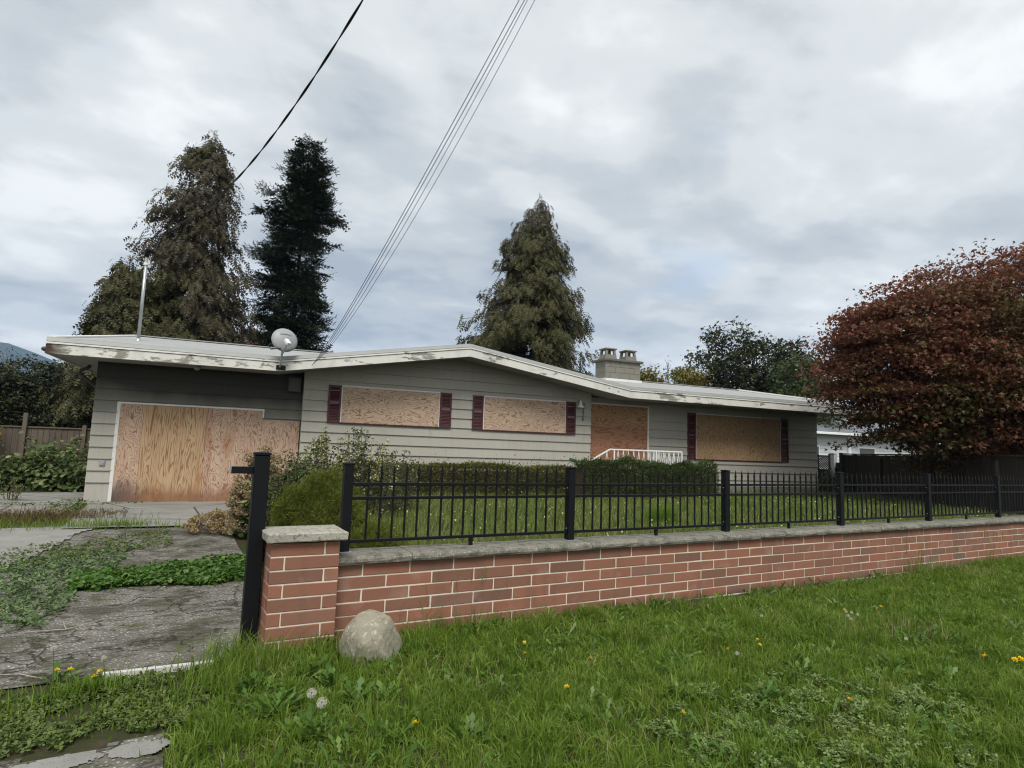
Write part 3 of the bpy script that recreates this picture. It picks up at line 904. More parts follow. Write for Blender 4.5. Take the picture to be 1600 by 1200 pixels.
edge_run((S_L, Z_EAVE), (S_V1 - .002, Z_EAVE), 'fascia_rot')
edge_run((S_V1, Z_EAVE), (S_RIDGE - .001, Z_RIDGE))
edge_run((S_RIDGE + .001, Z_RIDGE), (S_V2, Z_EAVE))
edge_run((S_V2 + .002, Z_EAVE), (14.4, Z_EAVE))
edge_run((14.404, Z_EAVE), (S_R, Z_EAVE))
for s_ in (S_L - 0.0, S_R - 0.0):
    sg = -1 if s_ < 0 else 1
    x0, x1 = sorted((s_, s_ - sg * 0.028))
    MB().box(x0, x1, O_F + 0.03, 7.8, Z_EAVE, Z_EAVE + 0.19).box(x0 - 0.01, x1 + 0.01, O_F + 0.035, 7.8, Z_EAVE + .195, Z_EAVE + .33).build('side_fascia', MT['fascia'], house)
# soffits
sf = MB()
for a_ in ((S_L + .03, S_V1, O_F + .03, 0.25), (S_V2, S_R - .03, O_F + .03, 0.25), (S_L + .03, -3.25, 0.26, 7.7), (18.4, S_R - .03, 0.26, 7.7)):
    MB().box(*a_, Z_EAVE + .035, Z_EAVE + .055).build('soffit', MT['soffit_paint'], house)
sg_ = MB()
for a, b, za, zb_ in ((S_V1, S_RIDGE, Z_EAVE, Z_RIDGE), (S_RIDGE, S_V2, Z_RIDGE, Z_EAVE)):
    sg_.add([(a, O_F + .03, za + .035), (b, O_F + .03, zb_ + .035), (b, 0.26, zb_ + .035), (a, 0.26, za + .035), (a, O_F + .03, za + .055), (b, O_F + .03, zb_ + .055), (b, 0.26, zb_ + .055), (a, 0.26, za + .055)],
            [(0, 3, 2, 1), (4, 5, 6, 7), (0, 1, 5, 4), (1, 2, 6, 5), (2, 3, 7, 6), (3, 0, 4, 7)])
sg_.build('gable_soffit', MT['soffit_paint'], house)
# round eave vent and small roof vent
MB().lathe([(0.0, 0.13), (0.06, 0.12), (0.10, 0.07), (0.11, 0.0)], (5.5, 0.6, zt_r - 0.09), 14).build('roof_vent', MT['flashing_white'], house, True)

# chimney of concrete blocks
C0, C1, CO0, CO1, CZ0, CZ1 = 10.70, 12.10, 2.0, 2.66, 3.70, 4.66
chimney = hbox('chimney', (C0 + .015, C1 - .015, CO0 + .015, CO1 - .015, CZ0, CZ1), 'chimney_crown')
bw = 0.39
for r in range(5):
    z0 = CZ0 + r * 0.194
    xs_ = [C0]; x = C0 + (bw if r % 2 else bw * 0.5)
    while x < C1 - 0.12: xs_.append(x); x += bw
    xs_.append(C1)
    for a, b in zip(xs_[:-1], xs_[1:]):
        MB().cbox(a + .004, b - .004, CO0, CO0 + .05, z0 + .004, z0 + .19, .004).build('block', MT['block'], chimney)
    for a, b in ((CO0 + .051, CO0 + .34), (CO0 + .345, CO1)) if r % 2 else ((CO0 + .051, CO0 + .2), (CO0 + .205, CO1)):
        MB().cbox(C0, C0 + .05, a + .003, b - .003, z0 + .004, z0 + .19, .004).build('block', MT['block'], chimney)
MB().cbox(C0 - .08, C1 + .08, CO0 - .08, CO1 + .08, CZ1 + .005, CZ1 + .085, .012).build('chimney_crown', MT['chimney_crown'], chimney)
for c in (10.99, 11.80):
    m = MB()
    hw_, ht = 0.225, 0.19      # tapering flue pot: four corner posts over a solid base
    zb0, zb1, zb2 = CZ1 + .085, CZ1 + .25, CZ1 + .43
    def ring(z, half): return [(c - half, 2.33 - half, z), (c + half, 2.33 - half, z), (c + half, 2.33 + half, z), (c - half, 2.33 + half, z)]
    m.add(ring(zb0, hw_) + ring(zb1, hw_ - .016), [(0, 1, 5, 4), (1, 2, 6, 5), (2, 3, 7, 6), (3, 0, 4, 7), (4, 5, 6, 7)])
    for sx in (-1, 1):
        for sy in (-1, 1):
            m.bar((c + sx * (hw_ - .056), 2.33 + sy * (hw_ - .056), zb1), (c + sx * (ht - .045), 2.33 + sy * (ht - .045), zb2), 0.078, 0.078, (0, 1, 0))
    m.cbox(c - .23, c + .23, 2.10, 2.56, zb2, zb2 + .045, .01)
    m.build('flue_pot', MT['block'], chimney)
MB().box(C0 - .03, C1 + .03, CO0 - .05, CO0 - .004, 3.97, 4.075).box(C0 - .05, C0 - .004, CO0 - .05, CO1, 3.97, 4.075).build('chimney_flashing', MT['flashing_white'], chimney)

# boarded windows with maroon shutters
def shutter(s0, s1, z0, z1, op):
    m = MB()
    y0, y1 = op - 0.062, op - 0.028
    m.box(s0, s0 + .045, y0, y1, z0, z1).box(s1 - .045, s1, y0, y1, z0, z1)
    zm = z0 + (z1 - z0) * 0.53
    for a, b in ((z0, z0 + .05), (z1 - .05, z1)): m.box(s0 + .046, s1 - .046, y0 + .002, y1, a, b)
    n = int((z1 - z0) / 0.042)
    for i in range(n):
        z = z0 + .05 + (z1 - z0 - .1) * (i + .5) / n
        if abs(z - zm) < .045: continue
        m.add([(s0 + .046, y0 + .006, z - .018), (s1 - .046, y0 + .006, z - .018), (s1 - .046, y1 - .004, z + .018), (s0 + .046, y1 - .004, z + .018),
               (s0 + .046, y0 + .012, z - .020), (s1 - .046, y0 + .012, z - .020), (s1 - .046, y1, z + .014), (s0 + .046, y1, z + .014)],
              [(0, 1, 2, 3), (7, 6, 5, 4), (0, 4, 5, 1), (2, 6, 7, 3)])
    m.box(s0 + .01, s1 - .01, y1 - .002, y1 + .004, z0 + .01, z1 - .01)
    o = m.build('shutter', MT['maroon_paint'], house)
    MB().box(s0 + .046, s1 - .046, y0 + .001, y1, zm - .032, zm + .032).build('middle_rail', MT['maroon_rail'], o)
    return o


def window(s0, s1, z0, z1, op, breaks, ply):
    fr = MB()
    fr.box(s0 - .0, s1 + .0, op - .046, op - .027, z1 - .012, z1 + .02).box(s0 - .016, s0 + .012, op - .046, op - .027, z0, z1 - .013).box(s1 - .012, s1 + .004, op - .046, op - .027, z0, z1 - .013)
    w = fr.build('window_frame', MT['trim_white'], house)
    MB().box(s0 - .02, s1 + .02, op - .056, op - .027, z0 - .03, z0 - .002).build('window_sill', MT['maroon_paint'], w)
    xs_ = [s0 + .013] + breaks + [s1 - .013]
    for i, (a, b) in enumerate(zip(xs_[:-1], xs_[1:])):
        m = MB().cbox(a + .002, b - .002, op - .052 - .002 * (i % 2), op - .033, z0, z1 - .014, .0025)
        m.build('plywood_sheet', MT[ply], w)
    return w


window(1.92, 4.41, 2.095, 2.99, 0.0, [], 'ply_window')
window(5.65, 8.14, 2.085, 2.98, 0.0, [], 'ply_window')
window(13.0, 16.63, 1.475, 2.92, 0.25, [14.22, 15.43], 'ply_wing')
for a in ((1.595, 1.90, 2.075, 3.0, 0), (4.425, 4.735, 2.075, 3.0, 0), (5.325, 5.63, 2.07, 2.99, 0), (8.155, 8.465, 2.06, 2.995, 0), (12.67, 12.985, 1.45, 2.93, .25), (16.645, 16.98, 1.46, 2.95, .25)):
    shutter(*a)

# garage opening: trim and four plywood sheets
gt = MB().box(-2.80, -2.735, .212, .24, .06, 2.285).box(-2.80, .185, .212, .24, 2.287, 2.325).box(.15, .185, .210, .24, 2.12, 2.286)
garage = gt.build('garage_door_trim', MT['trim_white'], house)
MB().box(.187, 1.015, .205, .238, 2.088, 2.118).build('door_head_flashing', MT['dark_box'], garage)
for a, b, zt_, mm, y in ((-2.733, -2.29, 2.284, 'ply_garage', 0), (-2.287, -1.02, 2.28, 'ply_garage_straight', -.006), (-1.017, .148, 2.285, 'ply_garage', 0), (.152, 1.0, 2.085, 'ply_garage', -.004)):
    MB().cbox(a, b, .215 + y, .24, .075, zt_, .0025).build('plywood_sheet', MT[mm], garage)
MB().box(-2.73, 1.0, .245, .262, .05, 2.08).build('garage_door_panel', MT['trim_dark'], garage)
MB().box(-3.02, -2.92, .196, .226, .93, 1.05).box(-3.0, -2.94, .18, .195, .95, 1.0).build('wall_socket', MT['galvanised'], garage_wall)

# front door, boarded
dt = MB().box(11.135, 11.185, .20, .24, .94, 3.04).box(9.05, 11.134, .20, .24, 3.005, 3.04)
door = dt.build('door_frame', MT['trim_white'], house)
MB().cbox(9.06, 11.13, .204, .245, 2.32, 3.0, .003).build('plywood_sheet', MT['ply_door'], door)
MB().cbox(9.06, 11.13, .212, .245, .94, 2.316, .003).build('plywood_sheet', MT['ply_door_red'], door)

# porch and its white iron railing
porch = MB().box(8.75, 11.45, -1.40, .19, .2, .93).build('porch', MT['porch_concrete'], house)
for i in range(3):
    MB().box(8.44 - .3 * i, 8.745 - .3 * i, -1.40, -.2, .2, .76 - .18 * i).build('step', MT['porch_concrete'], porch)
railing = MB().box(8.84, 11.23, -1.315, -1.285, 1.655, 1.69).build('porch_railing', MT['white_iron'], house)
MB().bar((8.84, -1.30, 1.672), (7.95, -1.30, 1.20), .03, .033).build('rail', MT['white_iron'], railing)
MB().box(11.215, 11.245, -1.284, .2, 1.655, 1.69).build('rail', MT['white_iron'], railing)
MB().box(8.86, 11.21, -1.312, -1.288, .985, 1.01).build('rail', MT['white_iron'], railing)
MB().box(11.218, 11.242, -1.28, .2, .985, 1.01).build('rail', MT['white_iron'], railing)
for x, y in ((8.98, -1.3), (10.35, -1.3), (11.23, -1.3), (11.23, .17)):
    MB().box(x - .016, x + .016, y - .017, y + .017, .93, 1.66).build('post', MT['white_iron'], railing)
zig = [MB(), MB()]
n = 13
bal = None
for i in range(n):
    a = 9.02 + (11.2 - 9.02) * i / n; b = 9.02 + (11.2 - 9.02) * (i + 1) / n
    for p_, q_ in (((a, -1.3, 1.02), ((a + b) / 2, -1.3, 1.648)), (((a + b) / 2, -1.3, 1.648), (b, -1.3, 1.02))):
        MB().tube([p_, q_], .0085, 6).build('baluster', MT['white_iron'], railing)
for i in range(7):
    a = -1.26 + 1.4 * i / 7; b = -1.26 + 1.4 * (i + 1) / 7
    for p_, q_ in (((11.23, a, 1.02), (11.23, (a + b) / 2, 1.648)), ((11.23, (a + b) / 2, 1.648), (11.23, b, 1.02))):
        MB().tube([p_, q_], .0085, 6).build('baluster', MT['white_iron'], railing)
for i in range(4):
    s_ = 8.75 - .22 * i
    zt_ = 1.672 - (8.84 - s_) * .53
    MB().tube([(s_ - .10, -1.3, zt_ - .68), (s_, -1.3, zt_ - .02)], .0085, 6).build('baluster', MT['white_iron'], railing)
    MB().tube([(s_, -1.3, zt_ - .02), (s_ + .10, -1.3, zt_ - .58)], .0085, 6).build('baluster', MT['white_iron'], railing)

# bell lamp and house number
lamp = MB().lathe([(0.0, .14), (.028, .135), (.036, .06), (.055, .0), (.10, -.05), (.105, -.062), (.085, -.06), (.04, -.01), (.0, .0)], (8.56, -.155, 2.90), 18).build('wall_lamp', MT['white_plastic'], house, True)
MB().tube([(8.56, -.03, 3.0), (8.56, -.09, 3.08), (8.56, -.155, 3.06), (8.56, -.155, 3.03)], .012, 8).lathe([(0, .02), (.05, .02), (.05, 0)], (8.56, -.045, 2.99), 12).build('lamp_arm', MT['galvanised'], lamp)
for i, ch in enumerate('45655'):
    cu = bpy.data.curves.new('house_number', 'FONT')
    cu.body = ch; cu.size = 0.135; cu.extrude = 0.005; cu.align_x = 'CENTER'
    tmp = bpy.data.objects.new('tmp_text', cu)
    COL.objects.link(tmp)
    bpy.context.view_layer.update()
    me = bpy.data.meshes.new_from_object(tmp.evaluated_get(bpy.context.evaluated_depsgraph_get()))
    bpy.data.objects.remove(tmp)
    me.materials.clear(); me.materials.append(MT['number_metal'])
    o = obj('house_number', me, house, (8.735 - .006 * i, -.035, 2.90 - .107 * i))
    o.rotation_euler = (rad(90), 0, 0)
# electrical box, eave light, downspout and gutter
eb = MB().cbox(.67, .96, .09, .222, 2.78, 3.13, .008).build('meter_box', MT['dark_box'], house)
MB().cbox(.69, .94, .08, .0895, 2.80, 3.10, .003).build('box_lid', MT['dark_box'], eb)
MB().lathe([(.07, 0), (.075, -.02), (.07, -.05), (.045, -.085), (0, -.095)], (-1.27, -.3, Z_EAVE + .034), 14).build('eave_light', MT['dish_grey'], house, True)
ds = [(-3.60, 1.2, Z_EAVE + .06), (-3.60, 1.2, Z_EAVE - .01), (-3.66, 1.2, Z_EAVE - .06), (-3.76, 1.2, Z_EAVE - .10), (-3.78, 1.2, Z_EAVE - .17), (-3.42, 1.2, 2.66), (-3.32, 1.2, 2.52), (-3.32, 1.2, .10)]
MB().tube(ds, .038, 10).build('downspout', MT['gutter_brown'], house, True)
MB().tube([(-3.955, O_F + .12, Z_EAVE + .10), (-3.955, 7.7, Z_EAVE + .10)], .045, 10).build('gutter', MT['gutter_brown'], house, True)

# ------------------------------------------------------------------ things fixed to the house
mast = empty('service_mast', hw(-2.66, 1.0, 3.80), H_ANG, 'galvanised pipe mast with weatherhead standing on the garage roof', 'mast')
MB().tube([(0, 0, -.05), (.0, 0, 2.06)], .036, 12).build('pipe', MT['galvanised'], mast, True)
MB().lathe([(.07, .0), (.055, .03), (.04, .05), (.04, .07)], (0, 0, 0), 14).build('roof_flange', MT['galvanised'], mast, True)
MB().tube([(0, 0, 2.03), (0, 0, 2.14), (.03, -.02, 2.20), (.10, -.05, 2.19), (.14, -.07, 2.12)], [.05, .058, .062, .055, .04], 12).build('weatherhead', MT['black_metal'], mast, True)
MB().tube([(.03, 0, 1.86), (.16, -.02, 1.93)], .018, 8).lathe([(.05, -.03), (.05, .03)], (0, 0, 1.86), 10).build('insulator', MT['white_plastic'], mast)
MB().tube([(.13, -.06, 2.12), (.10, -.05, 1.90), (.13, -.06, 1.72), (.22, -.08, 1.66), (.30, -.10, 1.75), (.29, -.1, 1.92)], .010, 6).build('drip_loop', MT['cable_black'], mast, True)

dish = empty('satellite_dish', hw(.42, -.93, Z_EAVE + .08), H_ANG, 'round grey satellite dish on a bracket bolted to the fascia', 'satellite dish')
dm = MB()
nr, na, R_ = 5, 28, .285
dv, df = [], []
for i in range(nr + 1):
    r_ = R_ * i / nr
    for k in range(na):
        a = 2 * math.pi * k / na
        dv.append((r_ * math.cos(a), .22 * (r_ / R_) ** 2 * .42 - .09, r_ * math.sin(a) * .98))
for i in range(nr):
    for k in range(na):
        k2 = (k + 1) % na
        df.append((i * na + k, i * na + k2, (i + 1) * na + k2, (i + 1) * na + k))
bk = [(x, y + .012, z) for x, y, z in dv]
df += [tuple(j + len(dv) for j in f[::-1]) for f in df]
for k in range(na):
    k2 = (k + 1) % na
    df.append((nr * na + k, nr * na + k2, len(dv) + nr * na + k2, len(dv) + nr * na + k))
dm.add(dv + bk, df)
refl = dm.build('reflector', MT['dish_grey'], dish, True)
# the dish bulges away from the street, its hollow faces the sky to the south
refl.rotation_euler = (rad(-14), 0, rad(14)); refl.location = (.05, -.17, .60)
for i, (a, b) in enumerate(((-.12, -.085), (-.075, -.05), (-.04, .0), (.01, .035), (.045, .085), (.095, .12))):
    MB().box(a, b, -.095 + .0, -.085, .105 + .004 * (i % 2), .128).build('lettering_mark', MT['galvanised'], refl)
MB().cbox(-.08, .12, -.02, .03, -.05, .05, .01).build('wall_plate', MT['black_metal'], dish)
MB().tube([(0, -.03, 0), (.0, -.10, .06), (.02, -.12, .32), (.03, -.13, .52)], .024, 10).build('bracket', MT['galvanised'], dish, True)
MB().tube([(.03, -.14, .32), (.04, -.28, .30), (.08, -.52, .44)], .016, 8).build('feed_arm', MT['galvanised'], dish, True)
lnb = MB().cbox(-.045, .045, -.09, .09, -.04, .04, .012).build('receiver', MT['white_plastic'], dish)
lnb.location = (.10, -.54, .50); lnb.rotation_euler = (rad(38), rad(0), rad(28))
MB().tube([(-.02, -.3, .39), (-.22, -.22, .36), (-.28, -.12, .46), (-.2, -.06, .52)], .010, 6).build('cable', MT['cable_black'], dish, True)


def wire(pix, start, pole_xy, rad_, name, mat, label, extra=8.0, twist=0):
    """an overhead wire: pixels are read on the upright plane between its two ends"""
    a = np.array(start[:2]); b = np.array(pole_xy)
    d = b - a; d /= np.linalg.norm(d)
    nrm = np.array([-d[1], d[0], 0])
    P = [np.array(start)] + [on_plane(x, y, (*a, 0), nrm) for x, y in pix]
    P = np.array(P)
    t_ = (P[:, :2] - a) @ d
    co = np.polyfit(t_[1:] if len(pix) > 2 else t_, P[1:, 2] if len(pix) > 2 else P[:, 2], 2)
    T = np.linspace(0, t_[-1] + extra, 70)
    Z = np.polyval(co, T)
    Z = Z + (start[2] - Z[0]) * np.exp(-T / 0.8)
    C_ = np.stack([a[0] + d[0] * T, a[1] + d[1] * T, Z], -1)
    m = MB()
    if twist:
        Tf = np.linspace(0, T[-1], 420)
        Cf = np.stack([np.interp(Tf, T, C_[:, i]) for i in range(3)], -1)
        side = np.array([nrm[0], nrm[1], 0])
        for k in range(2):
            ph = Tf / 0.62 * 2 * math.pi * .5 + k * math.pi
            m.tube(Cf + side * (np.cos(ph) * twist)[:, None] + np.array([0, 0, 1]) * (np.sin(ph) * twist)[:, None], rad_, 5)
        m.tube(Cf, rad_ * .8, 5)
    else:
        m.tube(C_, rad_, 5)
    o = m.build(name, mat, None, True)
    return tag(o, label, 'wire')


ms = hw(-2.52, .98, 5.76)
wire([(300, 340), (345, 300), (400, 243), (445, 190), (480, 141), (520, 78), (563, 0)], ms, (3.6, -2.6), .0075, 'service_cable', MT['cable_black'], 'thick twisted black service cable running up from the roof mast', 6.0, .009)
wl4 = [([(532, 508), (648, 300), (735, 142), (811, 0)], (8.0, -3.0), 'black phone wire, outermost strand to the side of the roof mast'),
       ([(534, 510), (653, 300), (745, 138), (819, 0)], (8.25, -3.0), 'black phone wire, second strand counting from the roof mast side'),
       ([(537, 511), (661, 300), (751, 138), (824, 0)], (8.5, -3.0), 'thin phone wire, third strand counting from the roof mast side'),
       ([(540, 513), (671, 300), (760, 142), (835.5, 0)], (8.75, -3.0), 'thin phone wire, outermost strand to the side of the chimney')]
for i, (px, pole, lb) in enumerate(wl4):
    wire(px, hw(1.10 + .05 * i, O_F - .012, Z_EAVE + .19 + .05 * i), pole, .0062 if i < 2 else .0048, 'phone_wire', MT['cable_black'], lb)
# ------------------------------------------------------------------ brick garden wall
WY, BL, BH, WX0, ZT1 = 4.978, 0.4045, 0.1016, 1.4534, 0.6106
X_END = 16.4
wall = empty('brick_wall', (1.23, WY, 0), 0, 'low red brick garden wall with pale mortar and rough concrete coping', 'wall')
W0 = wall.location.copy()
MB().box(1.236 - W0.x, X_END - W0.x, 0.004, 0.29, -0.02, ZT1 - 0.004).build('mortar_core', MT['mortar'], wall)
MB().box(1.25 - W0.x, X_END - W0.x, -0.012, 0.30, -0.3, -0.004).build('footing', MT['foundation'], wall)
rb = random.Random(2)


def brick_mesh(w, h, d, i):
    m = MB().cbox(0, w, 0, d, 0, h, 0.004)
    v = np.array(m.v); r_ = np.random.default_rng(i)
    v += r_.normal(0, 0.0009, v.shape); m.v = [tuple(p) for p in v]
    return m.mesh('brick', MT['brick'])


full = [brick_mesh(BL - .011, BH - .011, .09, i) for i in range(6)]
for k in range(1, 7):
    zb = ZT1 - BH * k + .0055
    x0 = WX0 + (0 if k % 2 else BL / 2)
    j = -2
    while True:
        a, b = x0 + BL * j, x0 + BL * (j + 1)
        j += 1
        if b < 1.30: continue
        if a > X_END - .1: break
        if a < 1.236:
            w = b - 1.236 - .0055
            me = brick_mesh(w, BH - .011, .09, 50 + k); a = 1.2305
        elif b > X_END:
            me = brick_mesh(X_END - a - .012, BH - .011, .09, 60 + k)
        else: me = full[rb.randrange(6)]
        o = obj('brick', me, wall, (a + .0055 - W0.x, rb.uniform(-.0025, .0015), zb))
# coping stones with a rounded nose
def coping_mesh(L_, i):
    prof = [(-.045, .004), (-.052, .022), (-.050, .042), (-.036, .058), (-.012, .066), (.15, .070), (.325, .066), (.345, .05), (.345, .0), (-.02, .0)]
    n = len(prof)
    r_ = np.random.default_rng(i + 90)
    nx = 7
    m = MB(); vs_ = []
    for q_ in range(nx):
        for y, z in prof: vs_.append((L_ * q_ / (nx - 1), y + r_.normal(0, .0022), z + (r_.normal(0, .0016) if z > .01 else 0)))
    fs = [tuple(range(n))[::-1], tuple((nx - 1) * n + t_ for t_ in range(n))]
    for q_ in range(nx - 1):
        for t_ in range(n): fs.append((q_ * n + t_, q_ * n + (t_ + 1) % n, (q_ + 1) * n + (t_ + 1) % n, (q_ + 1) * n + t_))
    return m.add(vs_, fs).mesh('coping_stone', MT['coping'])


cop = [coping_mesh(.622, i) for i in range(4)]
obj('coping_stone', coping_mesh(.622, 9), wall, (1.858 - .627 + .003 - W0.x, 0, ZT1 + .001))
x = 1.858; i = 0
while x < X_END - .3:
    obj('coping_stone', cop[i % 4], wall, (x + .0025 - W0.x, rb.uniform(-.004, .004), ZT1 + .001 + rb.uniform(0, .003)))
    x += .627; i += 1

# ------------------------------------------------------------------ brick pillar
PX0, PX1, PY0, PY1 = .72, 1.229, 4.862, 5.215
pillar = empty('brick_pillar', (PX0, PY0, 0), 0, 'short square brick pillar with a flat stone cap at the driveway opening', 'pillar')
MB().box(.005, PX1 - PX0 - .005, .005, PY1 - PY0 - .005, -.25, .812).build('mortar_core', MT['mortar'], pillar)
for k in range(9):
    zb = .8175 - BH * (k + 1) + .0055
    w = PX1 - PX0
    cut = .400 if k % 2 == 0 else .107
    obj('brick', brick_mesh(cut - .011, BH - .011, .10, 200 + k), pillar, (.0, 0, zb))
    obj('brick', brick_mesh(w - cut, BH - .011, .10, 220 + k), pillar, (cut, rb.uniform(-.002, .001), zb))
    d = PY1 - PY0
    m = MB().cbox(0, .10, 0, d - .104 - .011, 0, BH - .011, .004).mesh('brick', MT['brick'])
    obj('brick', m, pillar, (-.001, .111, zb))
    m = MB().cbox(0, .10, 0, d - .104 - .011, 0, BH - .011, .004).mesh('brick', MT['brick'])
    obj('brick', m, pillar, (w - .0995, .111, zb))
cm = MB()
cx0, cx1, cy0, cy1 = -.04, .555, -.048, .40
n = 12
cv = []
rr = np.random.default_rng(5)
for zz, ins in ((.828, .004), (.836, 0), (.884, 0), (.893, .010)):
    for a, b in (((cx0 + ins, cy0 + ins), (cx1 - ins, cy0 + ins)), ((cx1 - ins, cy0 + ins), (cx1 - ins, cy1 - ins)), ((cx1 - ins, cy1 - ins), (cx0 + ins, cy1 - ins)), ((cx0 + ins, cy1 - ins), (cx0 + ins, cy0 + ins))):
        for t_ in range(5):
            f_ = t_ / 5
            cv.append((a[0] + (b[0] - a[0]) * f_ + rr.normal(0, .0015), a[1] + (b[1] - a[1]) * f_ + rr.normal(0, .0015), zz + rr.normal(0, .0012)))
cf = [tuple(range(20))[::-1]]
for r_ in range(3):
    for t_ in range(20): cf.append((r_ * 20 + t_, r_ * 20 + (t_ + 1) % 20, r_ * 20 + 20 + (t_ + 1) % 20, r_ * 20 + 20 + t_))
cv.append((.257, .176, .900))
for t_ in range(20): cf.append((60 + t_, 60 + (t_ + 1) % 20, 80))
cm.add(cv, cf).build('cap', MT['cap'], pillar)

# ------------------------------------------------------------------ black iron fence on the wall
FY, PSP, PX = 5.16, 2.282, 1.335
fence = empty('iron_fence', (PX, FY, ZT1 + .07), 0, 'black metal picket fence with spear tips mounted on the brick wall', 'fence')
ZB = ZT1 + .071
post_me = MB().cbox(-.038, .038, -.038, .038, .006, 1.40 - ZB, .004).mesh('post', MT['black_metal'])
cap_me = MB().cbox(-.043, .043, -.043, .043, 1.401 - ZB, 1.418 - ZB, .004).lathe([(.03, 1.418 - ZB), (.0, 1.424 - ZB)], n=8).mesh('post_cap', MT['black_metal'])
plate_me = MB().cbox(-.058, .058, -.058, .058, 0, .0055, .001).mesh('base_plate', MT['galvanised'])
pk = MB().cbox(-.008, .008, -.008, .008, .755 - ZB, 1.345 - ZB, .0015)
pk.cbox(-.013, .013, -.010, .010, 1.335 - ZB, 1.348 - ZB, .003)
pk.add([(-.0145, -.004, 1.349 - ZB), (.0145, -.004, 1.349 - ZB), (.0145, .004, 1.349 - ZB), (-.0145, .004, 1.349 - ZB), (-.006, -.003, 1.385 - ZB), (.006, -.003, 1.385 - ZB), (.006, .003, 1.385 - ZB), (-.006, .003, 1.385 - ZB), (0, 0, 1.43 - ZB)],
       [(3, 2, 1, 0), (0, 1, 5, 4), (1, 2, 6, 5), (2, 3, 7, 6), (3, 0, 4, 7), (4, 5, 8), (5, 6, 8), (6, 7, 8), (7, 4, 8)])
pick_me = pk.mesh('picket', MT['black_metal'])
foot_me = MB().box(-.017, .017, -.012, .012, 0, .750 - ZB).mesh('foot', MT['black_metal'])
bolt_me = MB().lathe([(0, .004), (.006, .003), (.007, 0)], n=8).mesh('bolt', MT['galvanised'])
rail_me = {}
for z, h in ((1.24, .026), (1.121, .026), (.764, .026)):
    rail_me[z] = MB().cbox(.0385, PSP - .0385, -.0145, .0145, z - h / 2 - ZB, z + h / 2 - ZB, .003).mesh('rail', MT['black_metal'])
for i in range(7):
    if i * PSP + PX > X_END: break
    p_ = obj('post', post_me, fence, (i * PSP, 0, 0)); obj('post_cap', cap_me, p_); obj('base_plate', plate_me, p_)
    for z in (1.205 - ZB, .80 - ZB):
        b_ = obj('bolt', bolt_me, p_, (-.039 if i else .039, -.0, z)); b_.rotation_euler = (0, rad(-90 if i else 90), 0)
    if (i + 1) * PSP + PX > X_END: break
    for z in rail_me: obj('rail', rail_me[z], fence, (i * PSP, 0, 0))
    for j in range(18): obj('picket', pick_me, fence, (i * PSP + .1765 + .1135 * j, rb.uniform(-.001, .001), 0))
    obj('foot', foot_me, fence, (i * PSP + PSP / 2 + .03, 0, 0))

# gate post with a latch arm
gp = empty('gate_post', (.645, 5.16, 0), 0, 'tall black square gate post with a short latch arm beside the brick pillar', 'gate post')
MB().cbox(-.056, .056, -.056, .056, -.1, 1.462, .005).build('post', MT['black_metal'], gp)
MB().cbox(-.062, .062, -.062, .062, 1.463, 1.486, .005).lathe([(.045, 1.486), (0, 1.494)], n=8).build('post_cap', MT['black_metal'], gp)
MB().cbox(-.215, -.0565, -.02, .02, 1.318, 1.372, .003).build('latch_arm', MT['black_metal'], gp)
MB().cbox(-.222, -.2155, -.024, .024, 1.314, 1.376, .001).build('arm_end_plate', MT['galvanised'], gp)
MB().cbox(.058, .12, .06, .16, .62, .80, .004).build('hinge_box', MT['black_metal'], gp)

# boulder
import bmesh
bm = bmesh.new()
bmesh.ops.create_icosphere(bm, subdivisions=6, radius=1)
rb_ = np.random.default_rng(12)
pl_n = rand_n = rb_.normal(size=(22, 3)); pl_n /= np.linalg.norm(pl_n, axis=1, keepdims=True)
pl_h = rb_.uniform(.80, 1.0, 22)
for v in bm.verts:
    p = np.array(v.co)
    dd_ = pl_n @ p
    rr_ = pl_h / np.maximum(dd_, .25)
    r0 = -math.log(np.exp(-rr_ * 22).sum() + math.exp(-1.06 * 22)) / 22          # soft minimum over cut planes
    n_ = .016 * math.sin(p[0] * 9 + p[2] * 7) * math.sin(p[1] * 8) + .006 * math.sin(p[0] * 19 + 1) * math.sin(p[2] * 17 + p[1] * 13)
    q_ = r0 + n_
    v.co = Vector((p[0] * .228 * q_ * (1 - .12 * max(0, p[2])), p[1] * .225 * q_, p[2] * .262 * q_ + .02 * p[0]))
bm.normal_update()
me = bpy.data.meshes.new('boulder'); bm.to_mesh(me); bm.free()
me.polygons.foreach_set('use_smooth', np.ones(len(me.polygons), bool))
me.materials.append(MT['boulder'])
o = obj('boulder', me, None, (1.43, 4.56, .085)); o.rotation_euler = (0, 0, .3)
tag(o, 'rounded speckled grey granite boulder in the grass against the brick pillar', 'boulder')

